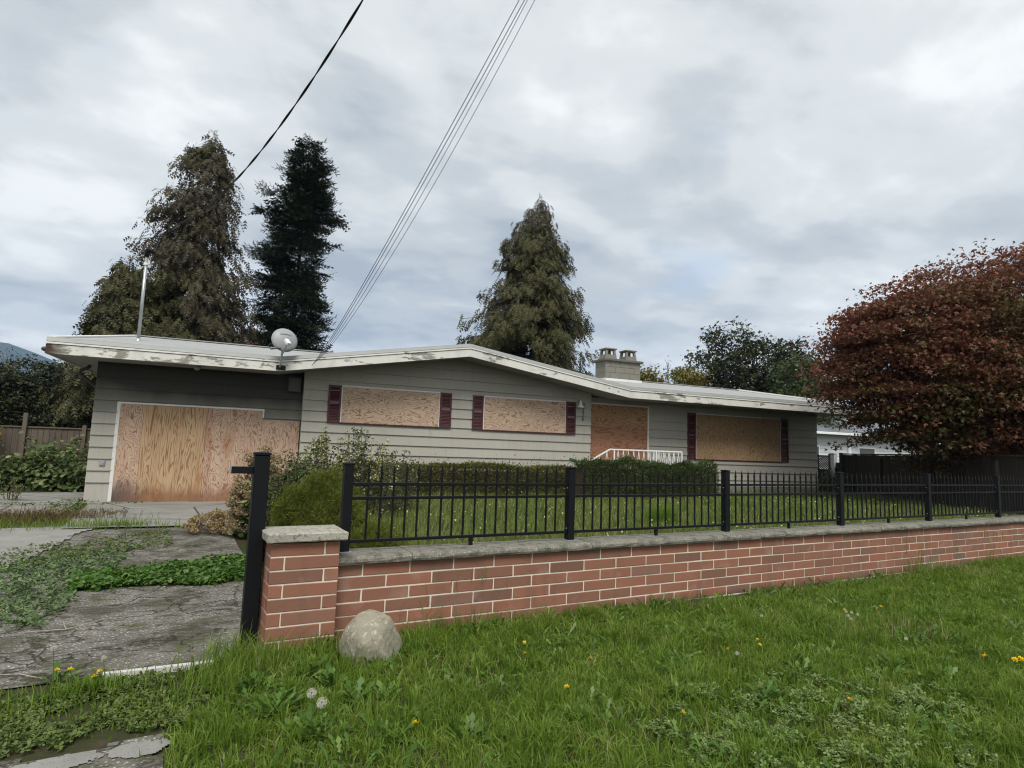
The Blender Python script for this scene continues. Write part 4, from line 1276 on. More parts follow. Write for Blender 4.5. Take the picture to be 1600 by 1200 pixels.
# ------------------------------------------------------------------ board fences
def board_fence(name, A, B, z_top, label, mat, posts=(), w=.142, cap=True, post_h=.0):
    A, B = np.array(A, float), np.array(B, float)
    d = B - A; Ln = np.linalg.norm(d); ang = math.atan2(d[1], d[0])
    f = empty(name, (A[0], A[1], float(gz(A[0], A[1]))), ang, label, 'fence')
    z0 = float(gz(A[0], A[1]))
    r_ = random.Random(len(name))
    ms = [MB().cbox(.003, w - .003, 0, .02, .02, z_top - z0 - dz, .003).mesh('board', MT[mat]) for dz in (.0, .004, .009)]
    for i in range(int(Ln / w)): obj('board', ms[r_.randrange(3)], f, (i * w, r_.uniform(-.004, .004), 0))
    MB().box(0, Ln, .022, .06, .25, .34).build('rail', MT[mat], f); MB().box(0, Ln, .022, .06, z_top - z0 - .30, z_top - z0 - .21).build('rail', MT[mat], f)
    if cap: MB().cbox(0, Ln, -.035, .075, z_top - z0 + .002, z_top - z0 + .04, .004).build('cap_rail', MT[mat], f)
    for s_, h in posts: MB().cbox(s_ - .05, s_ + .05, -.10, -.005, -.1, z_top - z0 + h, .006).build('post', MT[mat], f)
    return f


board_fence('board_fence', (21.0, 13.14), (16.6, 5.75), 1.80, 'dark weathered board fence behind the red maple', 'fence_wood_dark', [(.05, .06), (2.45, -.1), (4.85, -.1), (7.2, -.1)])
board_fence('board_fence', (21.05, 13.25), (21.75, 13.9), 1.52, 'short low run of dark fence boards stepping down towards the white post', 'fence_wood_dark', [], cap=False)
lf = hw(-12, 5.6, 0); le = hw(-3.0, 5.6, 0)
board_fence('board_fence', lf[:2], le[:2], 1.72, 'brown weathered board fence behind the brambles beside the garage', 'fence_wood', [(3.6, .08), (6.1, .41), (7.5, .12)])

# lattice screen and white post at the corner of the house
lat = empty('lattice_screen', hw(19.02, .75, .36), H_ANG, 'dark lattice screen at the far corner of the house', 'lattice')
MB().box(0, .05, -.02, .02, 0, 1.42).box(.56, .62, -.02, .02, 0, 1.46).box(.05, .56, -.02, .02, 1.34, 1.40).box(.05, .56, -.02, .02, 0, .9).build('frame', MT['lattice_dark'], lat)
for i in range(-6, 9):
    for sg in (1, -1):
        a = i * .085
        p0 = [a, .9] if sg > 0 else [a, 1.34]
        q0 = [a + .44, 1.34] if sg > 0 else [a + .44, .9]
        pts = clip([tuple(p0), tuple(q0)], 1, 0, .56) if False else None
        x0, x1 = max(p0[0], .05), min(q0[0], .56)
        if x1 - x0 < .05: continue
        z0_ = p0[1] + sg * (x0 - p0[0]); z1_ = p0[1] + sg * (x1 - p0[0])
        MB().bar((x0, .004 * sg, z0_), (x1, .004 * sg, z1_), .006, .036, (0, 0, 1)).build('slat', MT['lattice_dark'], lat)
wp = empty('square_post', hw(19.83, .75, .36), H_ANG, 'white square post beside the lattice screen', 'post')
MB().cbox(-.09, .09, -.09, .09, 0, 1.46, .008).build('shaft', MT['neighbour_white'], wp)
MB().cbox(-.105, .105, -.105, .105, 1.462, 1.50, .008).build('cap', MT['neighbour_trim'], wp)

# ------------------------------------------------------------------ neighbour's white house behind
nb = empty('white_house', hw(22, 9, .2), H_ANG, 'white sided house with a grey roof behind the board fence', 'house')
nw = MB().box(0, 16, .03, 7, 0, 2.88).build('wall', MT['neighbour_white'], nb)
for r_ in range(14):
    zb = .02 + r_ * .2
    MB().add([(0, -.012, zb), (16, -.012, zb), (16, .012, zb + .2), (0, .012, zb + .2), (0, .029, zb), (16, .029, zb), (16, .029, zb + .2), (0, .029, zb + .2)],
             [(0, 1, 2, 3), (0, 4, 5, 1), (0, 3, 7, 4), (1, 5, 6, 2), (3, 2, 6, 7)]).build('siding_board', MT['neighbour_white'], nw)
MB().add([(-.4, -.5, 2.92), (16.4, -.5, 2.92), (16.4, 3.5, 4.35), (-.4, 3.5, 4.35), (-.4, 7.5, 2.92), (16.4, 7.5, 2.92), (-.4, -.5, 2.86), (16.4, -.5, 2.86), (16.4, 7.5, 2.86), (-.4, 7.5, 2.86)],
         [(0, 1, 2, 3), (3, 2, 5, 4), (6, 0, 3, 4, 9), (7, 8, 5, 2, 1), (6, 9, 8, 7), (0, 6, 7, 1), (4, 5, 8, 9)]).build('roof', MT['neighbour_roof'], nb)
MB().cbox(-.4, 16.4, -.62, -.505, 2.80, 2.93, .01).build('gutter', MT['neighbour_trim'], nb)
MB().box(9.15, 9.40, -.07, -.015, -.0, 2.8).build('corner_board', MT['neighbour_trim'], nb)
for x in (5.5, 10):
    w_ = MB().box(x, x + 1.4, -.05, -.013, 1.0, 2.2).build('window', MT['neighbour_trim'], nb)
    MB().box(x + .07, x + 1.33, -.056, -.051, 1.07, 2.13).build('pane', MT['trim_dark'], w_)
# ------------------------------------------------------------------ foliage helpers
def frames(fwd, up):
    """rotation matrices whose local x is fwd and local z is near up"""
    fwd = fwd / np.linalg.norm(fwd, axis=1, keepdims=True)
    y = np.cross(up, fwd); y /= (np.linalg.norm(y, axis=1, keepdims=True) + 1e-9)
    z = np.cross(fwd, y)
    return np.stack([fwd, y, z], -1)


def rand_dirs(n, r_):
    v = r_.normal(size=(n, 3)); return v / np.linalg.norm(v, axis=1, keepdims=True)


def scatter(tv, tf, pos, R, sc):
    n, k = len(pos), len(tv)
    sc = np.broadcast_to(np.asarray(sc, float), (n,))
    V = np.einsum('nij,kj->nki', R, tv) * sc[:, None, None] + pos[:, None, :]
    F = tf[None] + (np.arange(n) * k)[:, None, None]
    return V.reshape(-1, 3), F.reshape(-1, 3)


def merge(parts):
    Vs, Fs, b = [], [], 0
    for V, F in parts:
        Vs.append(V); Fs.append(F + b); b += len(V)
    return np.concatenate(Vs), np.concatenate(Fs)


A = np.array
# templates lie along +x, flat in xy
T_LEAF = (A([(0, 0, 0), (.35, .24, .05), (1, 0, -.06), (.35, -.24, .05)], float), A([(0, 1, 2), (0, 2, 3)]))
T_ROUND = (A([(0, 0, 0), (.25, .36, .06), (.72, .34, .05), (1, 0, -.06), (.72, -.34, .05), (.25, -.36, .06)], float), A([(0, 1, 2), (0, 2, 3), (0, 3, 4), (0, 4, 5)]))
T_MAPLE = (A([(0, 0, 0), (.35, .50, -.05), (.46, .16, .03), (1, 0, -.12), (.46, -.16, .03), (.35, -.50, -.05)], float), A([(0, 1, 2), (0, 2, 3), (0, 3, 4), (0, 4, 5)]))
_v, _f = [], []
for i, (x, l) in enumerate(((.06, .34), (.32, .36), (.60, .26))):
    for sg in (1, -1):
        b = len(_v); _v += [(x, 0, 0), (x + .19, 0, 0), (x + l * .80, sg * l * .66, -.03)]; _f.append((b, b + 1, b + 2))
b = len(_v); _v += [(0, .02, .005), (0, -.02, .005), (1, 0, -.02)]; _f.append((b, b + 1, b + 2))
T_SPRAY = (A(_v, float), A(_f))                    # flat conifer spray
_v, _f = [], []
for i in range(7):
    a = i * 2.4; x = .08 + .12 * i
    b = len(_v)
    _v += [(x - .07, 0, 0), (x + .07, 0, 0), (x + .24, .20 * math.cos(a), .20 * math.sin(a))]; _f.append((b, b + 1, b + 2))
T_SPRIG = (A(_v, float), A(_f))                    # bristly sprig, all round
_v, _f = [(0, .012, 0), (0, -.012, 0)], []
for i, (x, w) in enumerate(((.22, .03), (.36, .085), (.42, .03), (.58, .11), (.64, .04), (.82, .12), (1.0, .0))):
    _v += [(x, w, .03 * math.sin(x * 3)), (x, -w, .03 * math.sin(x * 3))]
for i in range(7):
    _f += [(2 * i, 2 * i + 1, 2 * i + 3), (2 * i, 2 * i + 3, 2 * i + 2)]
T_DANDY = (A(_v, float) * (1, 1, 1) + A([(0, 0, 0)] * len(_v)), A(_f))      # toothed dandelion leaf
_v, _f = [], []
for i in range(3):
    a = i * 2.094; c_, s_ = math.cos(a), math.sin(a)
    pts = [(0, 0), (.45, .30), (.85, .22), (.85, -.22), (.45, -.30)]
    b = len(_v); _v += [(x * c_ - y * s_, x * s_ + y * c_, .10 * x) for x, y in pts]; _f += [(b, b + 1, b + 2), (b, b + 2, b + 3), (b, b + 3, b + 4)]
T_CLOVER = (A(_v, float), A(_f))


def leaves(tpl, pos, r_, size, up=1.0, droop=0.0, jitter=.35, yaw=None):
    """random leaves: up = how level they lie, droop = how far tips hang"""
    n = len(pos)
    a = r_.uniform(0, 2 * math.pi, n) if yaw is None else yaw + r_.normal(0, .6, n)
    e = -droop + r_.normal(0, jitter, n)
    fwd = np.stack([np.cos(a) * np.cos(e), np.sin(a) * np.cos(e), np.sin(e)], -1)
    upv = np.array([0, 0, up]) + r_.normal(0, 1.0 - .6 * up, (n, 3))
    return scatter(*tpl, pos, frames(fwd, upv), size * r_.uniform(.65, 1.2, n))


def foliage(name, parts, mat, parent=None, loc=None):
    V, F = merge(parts)
    if loc is not None: V = V - np.asarray(loc)
    return obj(name, np_mesh(name, V, F, mat), parent)


def limb_path(a, b, r_, sag=.15, n=5, wig=.06):
    a, b = A(a), A(b); L_ = np.linalg.norm(b - a)
    t_ = np.linspace(0, 1, n)[:, None]
    p = a + (b - a) * t_
    p[:, 2] += (np.sin(t_[:, 0] * math.pi) * sag * L_)
    p[1:-1] += r_.normal(0, wig * L_ / n, (n - 2, 3))
    return p


# ------------------------------------------------------------------ conifers
def conifer(name, px, dist, top_py, prof, label, mat, r_seed, n_br, z0=3.0, kind='cedar', trunk_r=.28, spray=.34, per_m=7.0, lean=0.0, side=None, bark='bark', thin=None, mat2=None):
    r_ = np.random.default_rng(r_seed)
    top = at_dist(px, top_py, dist)
    base = A([top[0] - lean, top[1], float(gz(top[0], top[1]))])
    Hh = top[2] - base[2]
    root = empty(name, base, 0, label, 'tree', 'conifers behind the house')
    tr = MB()
    ts = np.linspace(0, 1, 9)
    tr.tube([(lean * t_, .06 * math.sin(t_ * 7), Hh * t_) for t_ in ts], [trunk_r * (1 - .93 * t_) for t_ in ts], 8)
    parts, parts2 = [], []
    tt = 1 - np.sqrt(r_.uniform(0, 1, n_br)) if kind == 'x' else r_.uniform(0, 1, n_br)
    tt = np.sort(tt)
    for t_ in tt:
        z = z0 + (Hh - z0) * t_
        az_ = r_.uniform(0, 2 * math.pi)
        d = A([math.cos(az_), math.sin(az_), 0])
        ln = prof(t_) * r_.uniform(.55, 1.10) * (1 + .16 * math.sin(3 * az_ + t_ * 23 + r_seed) + .10 * math.sin(5 * az_ - t_ * 41))
        ln = min(ln, prof(t_) * 1.12)
        if kind == 'fir': ln *= r_.uniform(.72, 1.22)
        if side is not None: ln *= side(t_, float(d @ RT))
        if ln < .15: continue
        st = A([lean * z / Hh, 0, z])
        m = max(3, int(ln * 3))
        u_ = np.linspace(0, 1, m + 1)
        if kind == 'cedar':
            zz = .10 * ln * u_ - .42 * ln * u_ ** 2 + .16 * ln * u_ ** 4
        else:
            zz = .05 * ln * u_ - .30 * ln * u_ ** 2 + .22 * ln * u_ ** 3
        path = st + np.outer(u_ * ln, d) + np.outer(zz, (0, 0, 1))
        tr.tube(path, [max(.008, .035 * ln / 3 * (1 - .8 * u)) for u in u_], 3, False)
        dens = per_m * (thin(t_, float(d @ RT)) if thin else 1.0)
        ns = max(3, int(ln * dens))
        u = r_.uniform(.18 if kind == 'cedar' else .08, 1, ns) ** .8
        P = np.stack([np.interp(u, u_, path[:, i]) for i in range(3)], -1)
        sd = np.cross(d, (0, 0, 1))
        P += np.outer(r_.normal(0, .16 + .12 * (1 - u), ns), sd)
        P[:, 2] += r_.normal(-.14, .20, ns) if kind == 'cedar' else r_.normal(-.03, .09, ns)
        if kind == 'cedar':
            fwd = np.outer(r_.uniform(.05, .8, ns), d) + np.outer(r_.normal(0, .45, ns), sd) + A([0, 0, -1.0]) * r_.uniform(.5, 1.3, (ns, 1))
            up = np.outer(np.ones(ns), d) + r_.normal(0, .6, (ns, 3))
            tpl = T_SPRAY
        else:
            fwd = np.outer(r_.uniform(.4, 1, ns), d) + np.outer(r_.normal(0, .7, ns), sd) + A([0, 0, 1.0]) * r_.normal(-.05, .28, (ns, 1))
            up = A([0, 0, 1.0]) + r_.normal(0, .35, (ns, 3))
            tpl = T_SPRIG if r_.uniform() < .5 else T_SPRAY
        (parts2 if (thin and mat2 and dens < per_m * .8) else parts).append(scatter(*tpl, P, frames(fwd, up), spray * r_.uniform(.6, 1.3, ns)))
    tip = np.stack([r_.normal(lean, .08, 14), r_.normal(0, .08, 14), Hh - r_.uniform(-.12, .7, 14)], -1)
    parts.append(scatter(*T_SPRIG, tip, frames(r_.normal(0, .35, (14, 3)) + A([0, 0, 1.0]), r_.normal(0, 1, (14, 3))), spray * .8))
    tr.build('trunk', MT[bark], root, True)
    foliage('crown', parts, mat, root)
    if parts2: foliage('thin_crown', parts2, mat2, root)
    return root


conifer('cedar_tree', 337, 32, 214, lambda t_: .15 + .9 * ((1 - t_) / .08) ** .7 if t_ > .92 else .9 + 2.3 * ((.92 - t_) / .92) ** .40, 'tall thinning brown-green cedar behind the garage', G['cedar'], 21, 520, 2.8, 'cedar', .24, .46, 34.0, lean=.35,
        side=lambda t_, s_: (1.0 - .22 * s_) if t_ > .5 else 1.0, thin=lambda t_, s_: (1.0 if t_ < .50 else (.46 if t_ < .88 else .8)) * (.62 if (s_ > .3 and t_ > .28) else 1.0), mat2=G['cedar_thin'])
conifer('cedar_tree', 204, 31, 405, lambda t_: 2.5 * (1 - t_) ** .45, 'short dense round-topped cedar partly behind the roof mast', G['cedar'], 33, 300, 2.8, 'cedar', .18, .46, 26.0)
conifer('cedar_tree', 146, 33, 492, lambda t_: 1.0 * (1 - t_) ** .5, 'small feathery conifer showing at the garage roof corner', G['cedar'], 35, 100, 2.8, 'cedar', .10, .40, 22.0)
conifer('fir_tree', 484, 33, 220, lambda t_: (1.25 + .95 * ((.84 - t_) / .84) ** .5 if t_ < .84 else (.85 if t_ < .875 else .10 + 1.15 * ((1 - t_) / .125) ** .75)) * (1 + .16 * math.sin(t_ * 37) + .1 * math.sin(t_ * 83)), 'dark green fir with a ragged narrow crown', G['fir'], 44, 440, 2.8, 'fir', .20, .58, 32.0, lean=.25,
        side=lambda t_, s_: (1.0 - .12 * s_) if t_ < .84 else 1.0)
conifer('cedar_tree', 846, 34, 313, lambda t_: 4.5 * (1 - t_) ** .66 + .12, 'broad conical cedar between the gable ridge and the chimney', G['cedar'], 55, 560, 2.8, 'cedar', .26, .44, 28.0,
        side=lambda t_, s_: (1.34 if s_ < -.2 else .90), thin=lambda t_, s_: .55 if t_ > .88 else 1.0, mat2=G['cedar_thin'])


# ------------------------------------------------------------------ broadleaf trees
def broadleaf(name, base, blobs, tpl, size, mat, label, seed, trunk_r=.18, bark='bark', cat='tree', group=None, flat=.55, droop=.3, shell=.55, stems=1, cl_r=.5, tier=0.0):
    """blobs: (offset from base, radii along (right, depth, up), clusters, leaves per cluster)"""
    r_ = np.random.default_rng(seed)
    base = A(base, float)
    root = empty(name, base, 0, label, cat, group)
    tr = MB(); parts = []
    hr = A([RT[0], RT[1], 0]); hr /= np.linalg.norm(hr); hf = A([-hr[1], hr[0], 0])
    fork = A([0, 0, blobs[0][0][2] * .45])
    for k in range(stems):
        tr.tube(limb_path((r_.normal(0, .1) * (stems > 1), r_.normal(0, .1) * (stems > 1), -.1), fork + r_.normal(0, .12, 3) * (stems > 1), r_, 0, 6, .08), np.linspace(trunk_r, trunk_r * .7, 6), 8)
    for off, rad3, nc, nl in blobs:
        c0 = hr * off[0] + hf * off[1] + A([0, 0, off[2]])
        d = rand_dirs(nc, r_)
        rr_ = shell + (1 - shell) * r_.uniform(0, 1, nc) ** .6
        bump_ = 1 + .13 * np.sin(d[:, 0] * 5 + seed) * np.cos(d[:, 2] * 6) + r_.normal(0, .05, nc)
        cc = c0 + (np.outer(d[:, 0] * rad3[0], hr) + np.outer(d[:, 1] * rad3[1], hf) + np.outer(d[:, 2] * rad3[2], (0, 0, 1))) * (rr_ * bump_)[:, None]
        if tier:       # leaf sprays lie in drooping layers
            rad_h = np.hypot((cc - c0) @ hr, (cc - c0) @ hf)
            ang_ = np.arctan2((cc - c0) @ hf, (cc - c0) @ hr)
            zz = cc[:, 2] + .34 * rad_h + .35 * np.sin(ang_ * 3 + seed + cc[:, 2]) + .22 * np.sin(ang_ * 7 + 2 * seed)
            cc[:, 2] += (np.round(zz / tier) * tier - zz) * .62
        for i in range(nc):
            m = int(nl * r_.uniform(.6, 1.3))
            q_ = np.clip(r_.normal(0, 1, (m, 3)), -1.7, 1.7) * A([cl_r, cl_r, cl_r * flat]) * r_.uniform(.7, 1.25)
            out = cc[i] - c0; out[2] = 0
            q_[:, 2] -= .25 * (q_[:, 0] * out[0] + q_[:, 1] * out[1]) / (np.linalg.norm(out) + .3)
            parts.append(leaves(tpl, cc[i] + q_, r_, size, .75, droop, .4))
        for i in range(0, nc, max(1, nc // 22)):
            tr.tube(limb_path(fork * r_.uniform(.7, 1.05), cc[i], r_, .06, 6, .25), np.linspace(trunk_r * .32, .012, 6), 4, False)
    tr.build('trunk', MT[bark], root, True)
    foliage('crown', parts, mat, root)
    return root


# red maple
mb_ = on_z(1512, 796, .40)
broadleaf('maple_tree', mb_, [((1.3, 0, 3.85), (4.0, 3.0, 2.85), 560, 84), ((-.85, -.2, 3.95), (2.6, 2.1, 1.85), 470, 90), ((4.3, -.4, 3.3), (2.4, 2.2, 2.7), 130, 70), ((1.9, -.2, 2.55), (3.0, 2.4, 1.35), 150, 74), ((2.6, 0, 4.15), (3.4, 2.6, 2.75), 230, 80), ((1.4, .2, 3.2), (3.2, 2.2, 2.4), 150, 60)],
          T_MAPLE, .125, G['maple'], 'dense rust-red and bronze maple overhanging the dark board fence', 71, .20, 'bark', flat=.20, droop=.40, shell=.82, cl_r=.40, tier=.70)
# leafy trees behind the wing
for px, py, dist, w, h, lab, sd in ((1138, 503, 44, 1.9, 3.2, 'dark leafy tree standing behind the wing, tallest of its group', 81), (1190, 519, 45, 1.9, 2.9, 'dark leafy tree in the middle of the group behind the wing', 82), (1236, 529, 46, 1.7, 2.6, 'dark leafy tree at the maple side of the group behind the wing', 83)):
    tp = at_dist(px, py, dist)
    broadleaf('leafy_tree', (tp[0], tp[1], .15), [((0, 0, tp[2] - h), (w, w, h * .92), 60, 44), ((w * .2, 0, tp[2] - h * 1.75), (w * 1.25, w, h * .8), 50, 40), ((0, 0, tp[2] - h * 2.3), (w * 1.2, w, h * .7), 26, 36)], T_MAPLE, .30, G['broad_dark'], lab, sd, .22, cl_r=.52, shell=.45, group='leafy trees behind the wing')
tp = at_dist(1256, 560, 40)
broadleaf('leafy_tree', (tp[0], tp[1], .15), [((0, 0, tp[2] - 1.9), (1.9, 1.5, 1.8), 60, 44), ((0, 0, tp[2] - 3.6), (2.0, 1.5, 1.5), 40, 40)], T_MAPLE, .27, G['broad_mid'], 'mid green leafy tree partly hidden by the red maple', 84, .16, cl_r=.45, shell=.4)
tp = at_dist(1088, 545, 46)
broadleaf('leafy_tree', (tp[0], tp[1], .15), [((-.5, 0, tp[2] - 2.2), (1.3, 1.2, 1.9), 26, 34), ((.6, 0, tp[2] - 3.4), (1.6, 1.2, 1.3), 26, 34)], T_MAPLE, .28, G['broad_dark'], 'low dark leafy tree between the yellowing bush and the tall group', 85, .14, cl_r=.42, shell=.3)
for px, py, dist, w, lab, sd, m_ in ((1012, 573, 40, 1.0, 'yellow-green bush behind the roof beside the chimney', 86, 'yellow'), (1076, 572, 42, 1.3, 'golden yellow bush behind the wing roof', 87, 'yellow')):
    tp = at_dist(px, py, dist)
    broadleaf('yellow_tree', (tp[0], tp[1], .15), [((0, 0, tp[2] - 1.3), (w, w, 1.25), 34, 40), ((0, 0, tp[2] - 2.8), (w * 1.2, w, 1.4), 34, 40)], T_LEAF, .27, G[m_], lab, sd, .12, cl_r=.38, shell=.35)
tp = at_dist(1044, 565, 43)          # nearly bare sapling
r_ = np.random.default_rng(88)
sap = empty('bare_tree', (tp[0], tp[1], .15), 0, 'nearly bare grey sapling behind the roof between yellow bushes', 'tree')
sm = MB().tube([(0, 0, 0), (.05, 0, 3), (0, 0, tp[2] - .15)], [.09, .06, .012], 6)
for i in range(70):
    z = r_.uniform(.45, .98) * (tp[2] - .15); a = r_.uniform(0, 6.28); l = r_.uniform(.4, 1.1) * (1.25 - z / tp[2])
    sm.tube([(0, 0, z), (math.cos(a) * l * .5, math.sin(a) * l * .5, z + l * .55), (math.cos(a) * l * .75, math.sin(a) * l * .75, z + l * 1.2)], [.02, .014, .006], 3, False)
sm.build('trunk', MT['bark_grey'], sap)
foliage('crown', [leaves(T_LEAF, r_.normal(0, 1, (260, 3)) * A([.5, .5, .9]) + A([0, 0, tp[2] * .74]), r_, .16, .5)], G['border'], sap)

# trees to the left beyond the board fence
hr_ = A([RT[0], RT[1], 0]) / math.hypot(RT[0], RT[1])
for px, py, dist, w, h, lab, sd, m_ in ((52, 563, 38, 1.9, 1.9, 'dark bushy tree beyond the brown board fence, tallest under the blue ridge', 91, 'broad_left'), (5, 583, 36, 1.6, 1.6, 'dark olive bushy tree beyond the fence behind the yellow flowers', 92, 'broad_left'),
                                        (96, 588, 36, 1.5, 1.5, 'dark round bushy tree beyond the fence near the garage downspout', 93, 'fir'), (130, 576, 40, 1.6, 1.7, 'mixed green bushy tree beyond the fence touching the garage corner', 94, 'broad_left'), (-45, 560, 36, 1.8, 1.9, 'olive bushy tree beyond the fence past the yellow flowers', 95, 'broad_left'), (172, 585, 39, 1.6, 1.6, 'bushy tree hidden mostly behind the garage corner', 96, 'broad_left')):
    tp = at_dist(px, py, dist)
    broadleaf('bushy_tree', (tp[0], tp[1], .15), [((0, 0, tp[2] - h), (w, w, h), 90, 66), ((0, -.3, tp[2] - h * 1.9), (w * 1.15, w, h), 80, 66), ((0, -.4, .9), (w * 1.2, w, 1.0), 40, 50)], T_LEAF, .20, G[m_], lab, sd, .14, cl_r=.30, shell=.5, group='bushy trees beyond the left fence')
tp = at_dist(22, 543, 60)
broadleaf('bare_tree', (tp[0], tp[1], .1), [((-.3, 0, tp[2] - 1.8), (2.0, 1.2, 1.5), 26, 12), ((-1.2, 0, tp[2] - 3.4), (2.2, 1.2, 1.2), 24, 16)], T_LEAF, .22, G['broad_left'], 'thin see-through tree standing against the blue ridge', 97, .16, 'bark_grey', cl_r=.5, shell=.2)
tp = at_dist(385, 546, 30)
broadleaf('red_shrub', (tp[0], tp[1], .15), [((0, 0, tp[2] - .9), (1.1, .8, .9), 30, 34), ((0, 0, tp[2] - 2.4), (1.2, .8, 1.3), 24, 30)], T_LEAF, .2, G['red_shrub'], 'reddish shrub just showing over the garage roof', 98, .1, cat='shrub', cl_r=.3)


# ------------------------------------------------------------------ hedges and shrubs
def hedge(name, A0, B0, depth, z0, z1, mat, label, seed, n, size, tpl=T_LEAF, lump=.06, taper=.0, cat='hedge'):
    """clipped hedge from A0 to B0 (world xy); depth to both sides"""
    r_ = np.random.default_rng(seed)
    A0, B0 = A(A0[:2], float), A(B0[:2], float)
    d = B0 - A0; L_ = np.linalg.norm(d); d /= L_; nn = A([-d[1], d[0]])
    root = empty(name, (*(A0 + d * L_ / 2), z0), 0, label, cat)
    u = r_.uniform(-.02, 1.02, n); face = r_.uniform(0, 1, n)
    v = np.where(face < .40, r_.uniform(-1, 1, n), np.where(face < .92, -1, 1.0)); w = np.where(face < .40, 1.0, r_.uniform(0, 1, n))
    ins = r_.exponential(.05, n) - np.where(r_.uniform(0, 1, n) < .10, r_.exponential(.05, n), 0)
    lm = 1 + lump * wob(u * L_ * 2.2, w * 3 + v, 1.0, seed)
    hgt = (z1 - z0) * (1 + (.5 * lump + .05) * wob(u * L_ * 1.3, 0 * u, 1.0, seed + 2))
    P2 = A0 + np.outer(u * L_, d) + np.outer(v * (depth - ins) * lm * (1 - taper * w), nn)
    z = z0 + hgt * w * np.where(face < .40, lm, 1) - np.where(face < .40, ins, 0) + r_.normal(0, .015, n)
    P = np.stack([P2[:, 0], P2[:, 1], z], -1)
    out = np.stack([nn[0] * v, nn[1] * v, np.where(face < .40, 1.2, .25)], -1) + r_.normal(0, .55, (n, 3))
    V, F = scatter(*tpl, P, frames(out, r_.normal(0, 1, (n, 3))), size * r_.uniform(.6, 1.25, n))
    foliage('leaves', [(V - A([*(A0 + d * L_ / 2), z0]), F)], mat, root)
    core = MB(); c_ = d * L_ / 2
    k = 14
    for i in range(k):
        a, b = -c_ + d * L_ * i / k, -c_ + d * L_ * (i + 1) / k
        h = (z1 - z0) * .86
        pr = [(-depth * .8, 0), (depth * .8, 0), (depth * .74, h), (-depth * .74, h)]
        core.add([(a[0] + nn[0] * p_, a[1] + nn[1] * p_, z) for p_, z in pr] + [(b[0] + nn[0] * p_, b[1] + nn[1] * p_, z) for p_, z in pr], [(0, 1, 2, 3), (7, 6, 5, 4), (0, 4, 5, 1), (1, 5, 6, 2), (2, 6, 7, 3), (3, 7, 4, 0)])
    core.build('twig_core', MT['bark'], root)
    return root


hedge('hedge', hw(2.3, -1.15, 0), hw(7.55, -1.15, 0), .42, .30, 1.14, G['hedge'], 'long olive-brown clipped hedge under the front windows', 101, 26000, .058)
hedge('yew_hedge', hw(7.5, -2.0, 0), hw(11.6, -1.9, 0), .42, .30, 1.33, G['yew'], 'dark green clipped yew hedge in front of the porch railing', 102, 34000, .052, T_LEAF, .15, .12)


def mound(name, base, radii, n, size, mat, label, seed, tpl=T_SPRIG, cat='shrub', up=.6, extra=None, core=True, stemmat='bark'):
    r_ = np.random.default_rng(seed)
    base = A(base, float)
    root = empty(name, base, 0, label, cat)
    d = rand_dirs(n, r_); d[:, 2] = np.abs(d[:, 2])
    lum = 1 + .10 * np.sin(d[:, 0] * 6 + seed) * np.cos(d[:, 1] * 5 + d[:, 2] * 4) + .06 * np.sin(d[:, 0] * 13 + d[:, 2] * 11)
    rr_ = (1 - r_.exponential(.07, n)) * lum
    hr = hr_; hf = A([-hr[1], hr[0], 0])
    P = (np.outer(d[:, 0] * radii[0], hr) + np.outer(d[:, 1] * radii[1], hf) + np.outer(d[:, 2] * radii[2], (0, 0, 1))) * rr_[:, None]
    fwd = d * (1 - up) + A([0, 0, up]) + r_.normal(0, .35, (n, 3))
    foliage('leaves', [scatter(*tpl, P, frames(fwd, r_.normal(0, 1, (n, 3))), size * r_.uniform(.6, 1.3, n))] + (extra or []), mat, root)
    if core:
        cb = MB()
        for i in range(26):
            e = rand_dirs(1, r_)[0]; e[2] = abs(e[2])
            q_ = (hr * e[0] * radii[0] + hf * e[1] * radii[1] + A([0, 0, e[2] * radii[2]])) * .86
            cb.tube(limb_path((0, 0, 0), q_, r_, .05, 4, .2), [.014, .011, .008, .004], 4, False)
        nu, nv = 14, 6
        vs_ = []
        for j in range(nv):
            for i in range(nu):
                a, e = 2 * math.pi * i / nu, math.pi / 2 * j / (nv - 1)
                vs_.append(tuple((hr * math.cos(a) * math.cos(e) * radii[0] + hf * math.sin(a) * math.cos(e) * radii[1] + A([0, 0, math.sin(e) * radii[2]])) * .80))
        cb.add(vs_, [(j * nu + i, j * nu + (i + 1) % nu, (j + 1) * nu + (i + 1) % nu, (j + 1) * nu + i) for j in range(nv - 1) for i in range(nu)])
        cb.build('twigs', MT[stemmat], root)
    return root


mound('heath_bush', (1.62, 7.35, .28), (.58, .50, .86), 9000, .12, G['heath'], 'rounded olive-green heath bush behind the brick pillar', 111, up=.7)
mound('heath_bush', (1.95, 6.3, .36), (.30, .28, .32), 3000, .10, G['heath'], 'low spreading heath bush at the foot of the first fence post', 112, up=.6)

